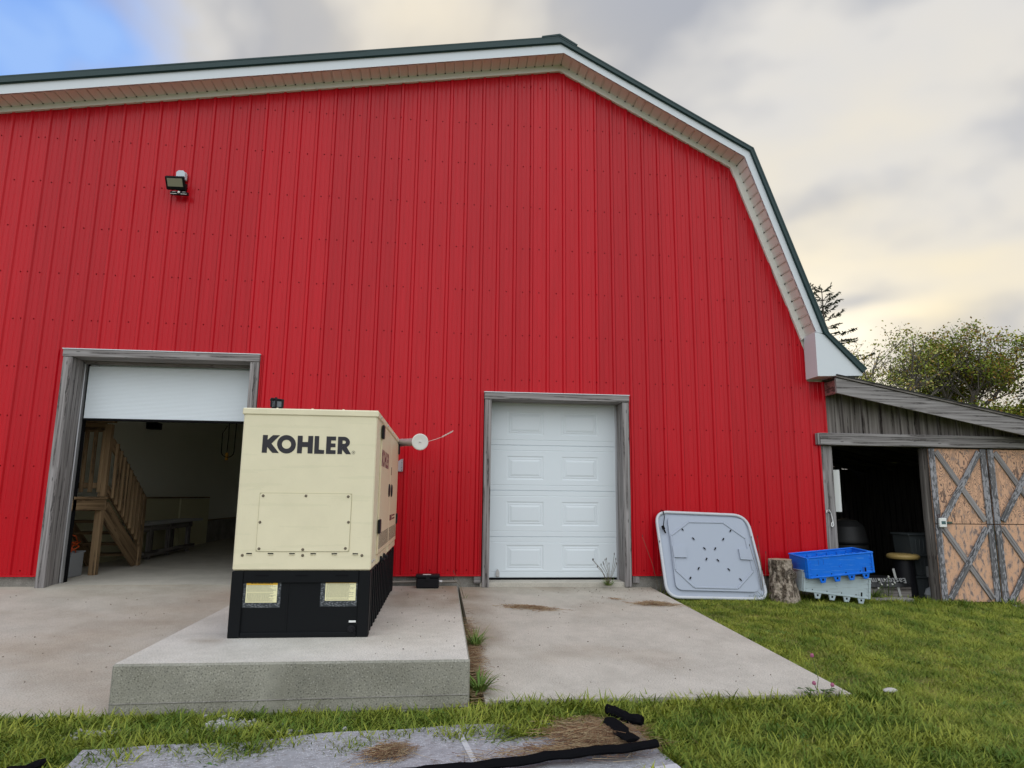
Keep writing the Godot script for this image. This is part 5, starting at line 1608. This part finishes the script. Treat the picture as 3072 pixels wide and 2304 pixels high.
func needle_heap(cx: float, cz: float, sx: float, sz: float, n: int, hgt: float, yaw: float, yf: Callable, L := 0.13) -> MB:
	var mb := MB.new()
	for i in n:
		var u := rng.randfn(0, 0.42); var v := rng.randfn(0, 0.42)
		var x := cx + sx * u * cos(yaw) + sz * v * sin(yaw); var z := cz - sx * u * sin(yaw) + sz * v * cos(yaw)
		var h := hgt * exp(-(u * u + v * v) * 2.0) * rng.randf()
		var a := rng.randfn(yaw, 0.8)
		var d := Vector3(cos(a), r(-0.10, 0.10), -sin(a)) * L * r(0.3, 0.7)
		var p := Vector3(x, yf.call(x, z) + 0.003 + h, z)
		mb.c = Color(0.36, 0.21, 0.11).lerp(Color(0.17, 0.09, 0.055), rng.randf()) if rng.randf() < 0.6 else Color(0.48, 0.36, 0.21)
		var s := d.cross(Vector3.UP).normalized() * 0.0016
		var e := Vector3(0, 0.0022, 0)
		mb.flat3(p - d - s, p - d + s, p + d, Vector3.UP)
		mb.flat3(p - d - s, p + d, p - d + e, d.cross(Vector3.UP).normalized())
		mb.flat3(p - d + s, p + d, p - d + e, -d.cross(Vector3.UP).normalized())
	return mb

func foreground() -> void:
	# old ribbed board lying in the grass
	var o := Vector3(1.31, ground_y(1.31, -3.9) + 0.03, -3.90)
	var bd := thing("grey_board", o, "weathered grey sheet board lying in the grass at the front", "board", "", Basis(Vector3.UP, 0.115) * Basis(Vector3.RIGHT, 0.05))
	var b1 := grain(512, 256, 0.02, 101, 1, 4); var b2 := grain(512, 256, 0.12, 103, 3, 3); var b3 := grain(512, 256, 0.25, 107, 1, 1)
	var bm := tmat(paint(512, 256, func(x, y, i):
		var c := Color(0.235, 0.235, 0.25).lerp(Color(0.32, 0.32, 0.335), b1[i] / 255.0)
		if b2[i] > 170: c = c.lerp(Color(0.45, 0.45, 0.47), 0.5)
		if b3[i] > 205: c = c.lerp(Color(0.62, 0.62, 0.64), 0.8)
		if b2[i] < 66: c = c.lerp(Color(0.16, 0.13, 0.11), 0.6)
		return c), 0.5, Vector3(0.7, 1.4, 1))
	# slightly wavy sheet
	var mb := MB.new(); var NX := 60; var NZ := 10; var LX := 3.2; var LZ := 0.80
	var hf := func(x: float, z: float) -> float: return 0.008 * sin(x * 3.1) + 0.006 * sin(x * 7.3 + z * 5.0) + 0.008 * sin(z * 4.0)
	for i in NX:
		for j in NZ:
			var q := []
			for e in [[i, j], [i + 1, j], [i + 1, j + 1], [i, j + 1]]:
				var x: float = -LX * e[0] / NX; var z: float = 0.12 - LZ * e[1] / NZ
				q.append(Vector3(x, hf.call(x, z), z))
			mb.quad(q[0], q[1], q[2], q[3], Vector3.UP, Vector2(q[0].x, q[0].z), Vector2(q[1].x, q[1].z), Vector2(q[2].x, q[2].z), Vector2(q[3].x, q[3].z))
	for i in NX:
		var xa := -LX * i / NX; var xb := -LX * (i + 1) / NX
		for z in [0.12, 0.12 - LZ]:
			mb.quad(Vector3(xa, hf.call(xa, z), z), Vector3(xb, hf.call(xb, z), z), Vector3(xb, hf.call(xb, z) - 0.022, z), Vector3(xa, hf.call(xa, z) - 0.022, z), Vector3(0, 0, z + 0.2))
	for j in NZ:
		var za := 0.12 - LZ * j / NZ; var zb := 0.12 - LZ * (j + 1) / NZ
		mb.quad(Vector3(0, hf.call(0.0, za), za), Vector3(0, hf.call(0.0, zb), zb), Vector3(0, hf.call(0.0, zb) - 0.022, zb), Vector3(0, hf.call(0.0, za) - 0.022, za), Vector3.RIGHT)
	put("sheet", mb, bm, bd)
	# pale joint tape and bright edging
	mb = MB.new()
	for i in 8:
		var z0 := 0.10 - 0.09 * i; var z1 := z0 - 0.088
		var x0 := -1.04 - 0.08 * i * 0.09; var x1 := x0 - 0.008
		mb.quad(Vector3(x0, hf.call(x0, z0) + 0.003, z0), Vector3(x0 - 0.035, hf.call(x0 - 0.035, z0) + 0.003, z0), Vector3(x1 - 0.035, hf.call(x1 - 0.035, z1) + 0.003, z1), Vector3(x1, hf.call(x1, z1) + 0.003, z1), Vector3.UP)
	put("joint_tape", mb, mat(Color(0.48, 0.48, 0.49), 0.6), bd)
	mb = MB.new()
	for i in 30:
		var x0 := -LX * i / 30.0; var x1 := -LX * (i + 1) / 30.0
		mb.quad(Vector3(x0, hf.call(x0, 0.12) + 0.004, 0.122), Vector3(x1, hf.call(x1, 0.12) + 0.004, 0.122), Vector3(x1, hf.call(x1, 0.06) + 0.004, 0.06), Vector3(x0, hf.call(x0, 0.06) + 0.004, 0.06), Vector3.UP)
	put("edging", mb, mat(Color(0.55, 0.56, 0.58), 0.4), bd)

	# black foam strips
	var strip := func(pts: Array, w: float, h: float, label: String) -> void:
		var c: Vector3 = pts[pts.size() / 2]
		c.y = ground_y(c.x, c.z)
		var t := thing("foam_strip", c, label, "foam strip", "black foam strips on the grey board")
		var m := MB.new()
		var rings := []
		for i in pts.size():
			var d: Vector3 = (pts[mini(i + 1, pts.size() - 1)] - pts[maxi(0, i - 1)]).normalized()
			var s := d.cross(Vector3.UP).normalized()
			var ring := []
			for k in 10:
				var a := TAU * k / 10.0
				var e := 1.0 + 0.08 * sin(i * 2.3 + k)
				var fl := smoothstep(-0.02, 0.12, minf(float(i), pts.size() - 1.0 - i) / (pts.size() - 1.0)) * 0.35 + 0.65
				var lift := 0.006 * exp(-minf(float(i), pts.size() - 1.0 - i) * 0.9)
				ring.append(pts[i] - c + s * (cos(a) * w * 0.5 * e * fl + 0.008 * sin(i * 1.3)) + Vector3(0, h * 0.5 + sin(a) * h * 0.5 * e * (0.92 + 0.08 * sin(i * 1.7 + 2.0 * cos(a))) + lift, 0))
			rings.append(ring)
		for i in rings.size() - 1:
			for k in 10:
				var q0: Vector3 = rings[i][k]; var q1: Vector3 = rings[i][(k + 1) % 10]; var q2: Vector3 = rings[i + 1][(k + 1) % 10]; var q3: Vector3 = rings[i + 1][k]
				var mid: Vector3 = (q0 + q1 + q2 + q3) / 4.0
				var cen: Vector3 = (pts[i] + pts[i + 1]) * 0.5 - c + Vector3(0, h * 0.5, 0)
				m.quad(q0, q1, q2, q3, mid - cen)
		for e in [0, rings.size() - 1]:
			var cen: Vector3 = pts[e] - c + Vector3(0, h * 0.5, 0)
			for k in 10:
				m.flat3(cen, rings[e][k], rings[e][(k + 1) % 10], (pts[0] - pts[1]).normalized() if e == 0 else (pts[-1] - pts[-2]).normalized())
		put("strip", m, mat(Color(0.006, 0.006, 0.007), 0.9, 0.0, 0.1), t)
	var line := func(a: Vector3, b: Vector3, n: int, sag: float) -> Array:
		var o2 := []
		for i in n + 1:
			var u := float(i) / n
			o2.append(a.lerp(b, u) + Vector3(0, 0.004 * sin(u * 9.0), sag * sin(u * PI) + 0.006 * sin(u * 17.0)))
		return o2
	var y0 := 0.048
	strip.call(line.call(on_ground(1.26, -3.99, y0 + 0.006), on_ground(-0.75, -3.66, y0 - 0.008), 34, 0.004), 0.085, 0.046, "long black foam strip along the front edge of the grey board")
	strip.call(line.call(on_ground(1.08, -4.37, y0 + 0.016), on_ground(1.13, -4.03, y0 + 0.016), 10, 0.0), 0.11, 0.026, "short flat black foam strip lying across the end of the grey board")
	strip.call(line.call(on_ground(1.115, -4.56, 0.035), on_ground(1.28, -4.33, 0.035), 10, 0.0), 0.085, 0.068, "rounded black foam roll in the grass behind the end of the board")
	strip.call(line.call(on_ground(-2.04, -4.03, 0.03), on_ground(-2.18, -3.93, 0.03), 6, 0.0), 0.07, 0.04, "black foam end poking out of the grass at the lower left corner")

	# dead needles
	var ramp_y := func(x: float, z: float) -> float: return -0.025 - (z + 8.66) * 0.0672
	var board_y := func(x: float, z: float) -> float: return ground_y(x, z) + 0.046
	var pad_side := func(x: float, z: float) -> float: return ramp_y.call(x, z) + 0.004
	tag(put("needle_heap", needle_heap(1.0, -7.52, 0.36, 0.10, 420, 0.03, -0.35, ramp_y), M.plain), "heap of dead needles on the ramp before the closed white door", "dead needles", "heaps of dead needles on the ramp")
	tag(put("needle_heap", needle_heap(2.47, -7.66, 0.30, 0.09, 320, 0.03, -0.2, ramp_y, 0.18), M.plain), "heap of dead needles near the right edge of the ramp", "dead needles", "heaps of dead needles on the ramp")
	tag(put("needle_heap", needle_heap(2.05, -7.95, 0.12, 0.05, 24, 0.01, -0.2, ramp_y), M.plain), "small scatter of dead needles close to the white door", "dead needles", "heaps of dead needles on the ramp")
	tag(put("needle_heap", needle_heap(0.98, -4.22, 0.30, 0.26, 1900, 0.035, 0.15, board_y, 0.16), M.plain), "thick mat of dead brown needles on the right end of the board", "dead needles")
	tag(put("needle_heap", needle_heap(0.75, -4.02, 0.55, 0.10, 600, 0.02, 0.1, board_y), M.plain), "thin drift of dead needles along the front of the grey board", "dead needles")
	tag(put("needle_heap", needle_heap(-0.25, -4.06, 0.16, 0.12, 420, 0.03, 0.6, board_y), M.plain), "clump of dead roots and needles on the left part of the grey board", "dead needles")
	var ns := put("needle_drift", needle_heap(0.30, -5.9, 0.10, 1.15, 1500, 0.035, 0.0, pad_side, 0.10), M.plain)
	ns.set_meta("kind", "stuff"); tag(ns, "dead needles and stalks in the gap between pad and ramp", "dead needles")

	# bits of leaf and soil lying about on the concrete
	var bit := MB.new()
	bit.prism(PackedVector2Array([Vector2(-0.5, -0.2), Vector2(0.1, -0.45), Vector2(0.5, 0.05), Vector2(0.0, 0.4)]), 0.0, 0.3, Transform3D(Basis(Vector3.RIGHT, -PI / 2), Vector3.ZERO))
	var bm2 := MultiMesh.new(); bm2.transform_format = MultiMesh.TRANSFORM_3D; bm2.use_colors = true; bm2.mesh = bit.mesh()
	var bt := []
	for i in 280:
		var zz := r(-8.55, -4.95); var xx := 0.0; var yy := 0.0
		var pick := rng.randf()
		if pick < 0.5: 
			xx = r(0.4, 2.6); yy = ramp_y.call(xx, zz)
			if rng.randf() < 0.45: zz = -8.55 + absf(rng.randfn(0, 0.35)); xx = clampf(rng.randfn(2.1, 0.5), 0.5, 2.6); yy = ramp_y.call(xx, zz)
		elif pick < 0.65: xx = r(-0.45, 0.15)
		else: xx = r(-6.0, -2.2); yy = -0.0 - (zz + 8.80) * 0.0808
		bt.append(Transform3D(Basis(Vector3.UP, r(0, TAU)).scaled(Vector3.ONE * r(0.004, 0.014)), Vector3(xx, yy + 0.002, zz)))
	bm2.instance_count = bt.size()
	for i in bt.size():
		bm2.set_instance_transform(i, bt[i]); bm2.set_instance_color(i, Color(0.06, 0.045, 0.03).lerp(Color(0.16, 0.12, 0.08), rng.randf()))
	var bi := MultiMeshInstance3D.new(); bi.name = "leaf_litter"; bi.multimesh = bm2; bi.material_override = M.plain
	bi.set_meta("kind", "stuff"); add_child(bi)
	tag(bi, "small dark bits of leaf and soil scattered over the concrete", "litter")
	# gravel showing through
	var stone := MB.new()
	var nz := noise(1.2, 3, 2)
	var sp := func(u: float, v: float) -> Vector3:
		var d := Vector3(cos(u) * sin(v), cos(v) * 0.7, sin(u) * sin(v))
		return d * (1.0 + 0.45 * nz.get_noise_3dv(d * 1.3))
	for i in 7:
		for j in 5:
			var q := [sp.call(TAU * i / 7, PI * j / 5), sp.call(TAU * (i + 1) / 7, PI * j / 5), sp.call(TAU * (i + 1) / 7, PI * (j + 1) / 5), sp.call(TAU * i / 7, PI * (j + 1) / 5)]
			stone.quad(q[0], q[1], q[2], q[3], q[0] + q[1] + q[2] + q[3])
	var gm := MultiMesh.new(); gm.transform_format = MultiMesh.TRANSFORM_3D; gm.use_colors = true; gm.mesh = stone.mesh()
	var at := []
	for q in [[-1.27, -4.60, 0.17, 0.10, 240], [-2.02, -4.50, 0.17, 0.06, 90], [-0.85, -4.45, 0.25, 0.08, 50]]:
		for i in q[4]:
			var x: float = q[0] + rng.randfn(0, q[2] * 0.5); var z: float = q[1] + rng.randfn(0, q[3] * 0.55)
			at.append(Transform3D(Basis.from_euler(Vector3(r(0, 6), r(0, 6), r(0, 6))).scaled(Vector3.ONE * r(0.006, 0.019)), on_ground(x, z, r(0.0, 0.02))))
	gm.instance_count = at.size()
	for i in at.size():
		gm.set_instance_transform(i, at[i]); gm.set_instance_color(i, Color(0.42, 0.41, 0.40) * r(0.5, 1.15))
	var gi := MultiMeshInstance3D.new(); gi.name = "gravel"; gi.multimesh = gm; gi.material_override = M.plain
	gi.set_meta("kind", "stuff"); add_child(gi)
	tag(gi, "pale grey gravel showing through the grass before the pad", "gravel")
	var ws := put("pale_stone", stone, mat(Color(0.46, 0.44, 0.40), 0.9))
	ws.transform = Transform3D(Basis().scaled(Vector3(0.06, 0.022, 0.03)), on_ground(3.3, -4.87, 0.055))
	tag(ws, "flat pale stone in the lawn beyond the ramp corner", "stone")

	# weeds one can single out
	weed(Vector3(2.13, 0.0, -8.59), 60, 0.15, 0.006, "tuft of grass with seed stalks at the foot of the white door", 12)
	weed(Vector3(0.32, -0.17, -6.05), 70, 0.20, 0.009, "spiky green tuft halfway along the gap beside the pad", 0)
	weed(Vector3(0.30, -0.27, -5.02), 60, 0.20, 0.014, "broad-leaved weed at the front corner of the pad", 0)
	weed(on_ground(7.62, -8.52, 0.0), 40, 0.24, 0.012, "green weed at the gap between the two shed doors", 0)
	weed(on_ground(5.75, -8.66, 0.02), 60, 0.24, 0.010, "grass tuft in the shed doorway behind the crates", 0)
	weed(on_ground(4.03, -8.3, 0.0), 55, 0.30, 0.006, "dry grass clump between the stump and the leaning cover", 6)
	weed(on_ground(2.78, -8.5, 0.0), 34, 0.28, 0.008, "dry grass by the lower left corner of the leaning cover", 2)
	weed(Vector3(0.28, -0.05, -7.9), 6, 0.10, 0.005, "single dry stalk at the back of the gap beside the pad", 2)
	# clover by the ramp corner
	var cl := thing("clover", on_ground(2.72, -4.86), "red clover with three small pink heads at the front edge of the ramp", "flower")
	var st := MB.new(); st.c = Color(0.10, 0.13, 0.04)
	var heads := [Vector3(0.0, 0.30, -0.02), Vector3(-0.02, 0.12, 0.02), Vector3(0.13, 0.10, 0.0)]
	for hd in heads:
		st.tube([Vector3(hd.x * 0.3, 0, 0), Vector3(hd.x * 0.6 + 0.02, hd.y * 0.5, 0.01), hd], 0.0025, 4)
	put("stem", st, M.blade, cl)
	for hd in heads:
		var fm := MB.new(); fm.lathe([Vector2(0, -0.014), Vector2(0.013, -0.008), Vector2(0.014, 0.004), Vector2(0.008, 0.014), Vector2(0, 0.016)], 8, Transform3D(Basis(), hd), false)
		put("flower_head", fm, mat(Color(0.32, 0.09, 0.16), 0.8), cl)
	var lm := MB.new()
	for i in 26:
		lm.c = Color(0.06, 0.12, 0.03) * r(0.7, 1.3)
		var p := Vector3(r(-0.12, 0.18), r(0.02, 0.08), r(-0.04, 0.06)); var a := r(0, TAU)
		for k in 3:
			var d := Vector3(cos(a + k * TAU / 3), 0.15, sin(a + k * TAU / 3))
			lm.blade(p, d, d.cross(Vector3.UP), 0.028, 0.02, 0.1)
	put("leaves", lm, M.blade, cl)
	# daisies in the shed doorway
	var ds := thing("daisies", on_ground(6.12, -8.92), "small white daisies growing beside the soil bag in the shed doorway", "flower")
	var dm := MB.new(); var dst := MB.new(); dst.c = Color(0.07, 0.10, 0.03)
	for i in 9:
		var p := Vector3(r(-0.16, 0.14), r(0.12, 0.30), r(-0.05, 0.08))
		dst.tube([Vector3(p.x * 0.5, 0, 0), p], 0.003, 4)
		dm.c = Color(0.36, 0.36, 0.31)
		dm.lathe([Vector2(0.0, 0.003), Vector2(0.012, 0.001), Vector2(0.014, 0.0), Vector2(0, -0.004)], 8, Transform3D(Basis(Vector3.RIGHT, 0.9), p), false)
	put("stem", dst, M.blade, ds)
	put("flower_heads", dm, M.plain, ds)

func weed(at: Vector3, n: int, L: float, w: float, label: String, stalks: int) -> void:
	var t := thing("weed_tuft", at, label, "weed")
	var mb := MB.new()
	for i in n:
		var a := r(0, TAU); var e := r(0.5, 1.9)
		mb.c = Color(0.08, 0.16, 0.03).lerp(Color(0.22, 0.23, 0.06), rng.randf() * (0.55 if stalks == 0 else 0.9)) * r(0.7, 1.25)
		var d := Vector3(cos(a), e, sin(a)).normalized()
		mb.blade(Vector3(cos(a) * r(0, 0.05), 0, sin(a) * r(0, 0.05)), d, d.cross(Vector3(sin(a), 0.3, -cos(a))).cross(d) if false else Vector3(-sin(a), 0, cos(a)), L * r(0.5, 1.15), w * r(0.6, 1.1), r(0.15, 0.45))
	put("leaves", mb, M.blade, t)
	if stalks:
		var sk := MB.new(); var hd := MB.new()
		sk.c = Color(0.14, 0.11, 0.07); hd.c = Color(0.055, 0.04, 0.03)
		for i in stalks:
			var top := Vector3(r(-0.24, 0.10), r(0.22, 0.44) * (L / 0.14 if L > 0.14 else 1.0) * 0.9, r(-0.05, 0.15))
			sk.tube([Vector3.ZERO, top * 0.5 + Vector3(0.015, 0.03, 0), top], 0.0022, 4)
			hd.tube([top - Vector3(0, 0.004, 0), top + Vector3(0, 0.008, 0), top + Vector3(0, 0.026, 0)], [0.003, 0.006, 0.002], 5)
		put("stalks", sk, M.plain, t)
		put("seed_heads", hd, M.plain, t)

# ================================================================ grass
func tuft(n: int, lmin: float, lmax: float, w: float, flat: float, rad: float) -> ArrayMesh:
	var mb := MB.new()
	for i in n:
		var a := r(0, TAU)
		var d := Vector3(cos(a), r(0.35, 1.7) * (1.0 - flat) + 0.25, sin(a)).normalized()
		var k := r(0.75, 1.25)
		mb.c = Color(k * r(0.9, 1.1), k, k * r(0.85, 1.1))
		var q := sqrt(rng.randf()) * rad; var b := r(0, TAU)
		mb.blade(Vector3(cos(b) * q, -0.005, sin(b) * q), d, Vector3(-sin(a), r(-0.3, 0.3), cos(a)), r(lmin, lmax), w * r(0.65, 1.2), r(0.15, 0.5))
	return mb.mesh()

func grass() -> void:
	var nz := noise(0.9, 19, 3); var nd := noise(2.3, 29, 3); var nb := noise(0.45, 37, 2)
	var kinds := [
		["lawn_grass", tuft(26, 0.028, 0.072, 0.0026, 0.12, 0.045), "short mown lawn grass, green and yellow-green"],
		["coarse_grass", tuft(14, 0.05, 0.115, 0.0068, 0.2, 0.03), "longer coarse grass along the pad and the board"],
		["broad_leaves", tuft(8, 0.05, 0.11, 0.016, 0.6, 0.02), "low broad-leaved weeds among the grass"],
		["dry_grass", tuft(12, 0.03, 0.08, 0.003, 0.75, 0.04), "dead straw-coloured grass matted in the lawn"],
	]
	var lists := [[], [], [], []]; var cols := [[], [], [], []]
	var ramp_edge := func(z: float) -> float: return lerpf(2.70, 2.985, (z + 8.66) / 3.81)
	var n := 0
	while n < 120000:
		var x := 0.0; var z := 0.0
		var pick := rng.randf()
		if pick < 0.34:
			x = r(-3.2, 3.6); z = r(-4.95, -3.2)            # strip before the pad
		elif pick < 0.88:
			x = r(2.6, 8.6); z = r(-8.75, -3.4)             # lawn on the right
		else:
			x = r(-8.0, 11.0); z = r(-8.7, 1.5)             # all round
		n += 1
		if z < -8.62 and not (x > 5.3): continue
		if x > -2.11 and x < 0.24 and z < -4.775: continue
		if x >= 0.24 and x < ramp_edge.call(z) + 0.02 - absf(rng.randfn(0, 0.025)) and z < -4.85 + rng.randfn(0, 0.022): continue
		if x <= -2.1 and z < -4.77: continue
		# the board lies bare but for its ragged back edge
		var lx := (x - 1.31) * cos(0.115) - (z + 3.90) * sin(0.115); var lz := (x - 1.31) * sin(0.115) + (z + 3.90) * cos(0.115)
		var edge := -0.46 - 0.10 * nd.get_noise_2d(x * 1.6, 3.0) + 0.04 * sin(x * 9.0)
		if lx < 0.02 and lx > -3.1 + 0.25 * nd.get_noise_2d(z * 5.0, 1.0) and lz < 0.14 and lz > edge: continue
		var bare := nb.get_noise_2d(x * 1.2, z * 1.2)
		# gravel patches
		if Vector2((x + 1.27) / 0.17, (z + 4.60) / 0.09).length() < 1.0 and rng.randf() < 0.85: continue
		if Vector2((x + 2.02) / 0.17, (z + 4.50) / 0.06).length() < 1.0 and rng.randf() < 0.7: continue
		var front: bool = x < ramp_edge.call(-4.9) + 0.3 and z > -5.1 and z < -3.7
		var wall := z < -8.3
		var k := 0
		var q := rng.randf()
		var dry := nd.get_noise_2d(x, z) + 0.35 * nz.get_noise_2d(x * 3.0, z * 3.0)
		if front:
			k = 1 if q < 0.42 else (2 if q < 0.56 else 0)
		elif wall: k = 1 if q < 0.4 else 0
		else: k = 2 if q < 0.03 else (1 if q < 0.05 else 0)
		if dry > 0.09 and rng.randf() < 0.55: k = 3
		elif rng.randf() < 0.06: k = 3
		var s := r(0.75, 1.3) * (1.0 + 0.25 * nz.get_noise_2d(x, z))
		var b := Basis(Vector3.UP, r(0, TAU)) * Basis(Vector3.RIGHT, r(-0.2, 0.2))
		lists[k].append(Transform3D(b.scaled(Vector3(s, s * r(0.8, 1.2), s)), Vector3(x, ground_y(x, z) - 0.004, z)))
		var g := Color(0.095, 0.170, 0.020).lerp(Color(0.36, 0.395, 0.06), clampf(0.48 + 0.75 * nz.get_noise_2d(x * 2.4 + 40.0, z * 2.4) + r(-0.32, 0.32), 0, 1))
		if k == 3: g = Color(0.40, 0.31, 0.15).lerp(Color(0.24, 0.17, 0.085), rng.randf())
		elif k == 2: g = Color(0.085, 0.17, 0.035)
		elif k == 1: g = g * 0.78
		elif rng.randf() < 0.12: g = g.lerp(Color(0.34, 0.28, 0.10), 0.6)
		cols[k].append(g)
	for k in 4:
		var mm := MultiMesh.new(); mm.transform_format = MultiMesh.TRANSFORM_3D; mm.use_colors = true
		mm.mesh = kinds[k][1]; mm.instance_count = lists[k].size()
		for i in lists[k].size():
			mm.set_instance_transform(i, lists[k][i]); mm.set_instance_color(i, cols[k][i])
		var o := MultiMeshInstance3D.new(); o.name = kinds[k][0]; o.multimesh = mm; o.material_override = M.blade
		o.set_meta("kind", "stuff"); add_child(o)
		tag(o, kinds[k][2], "grass")
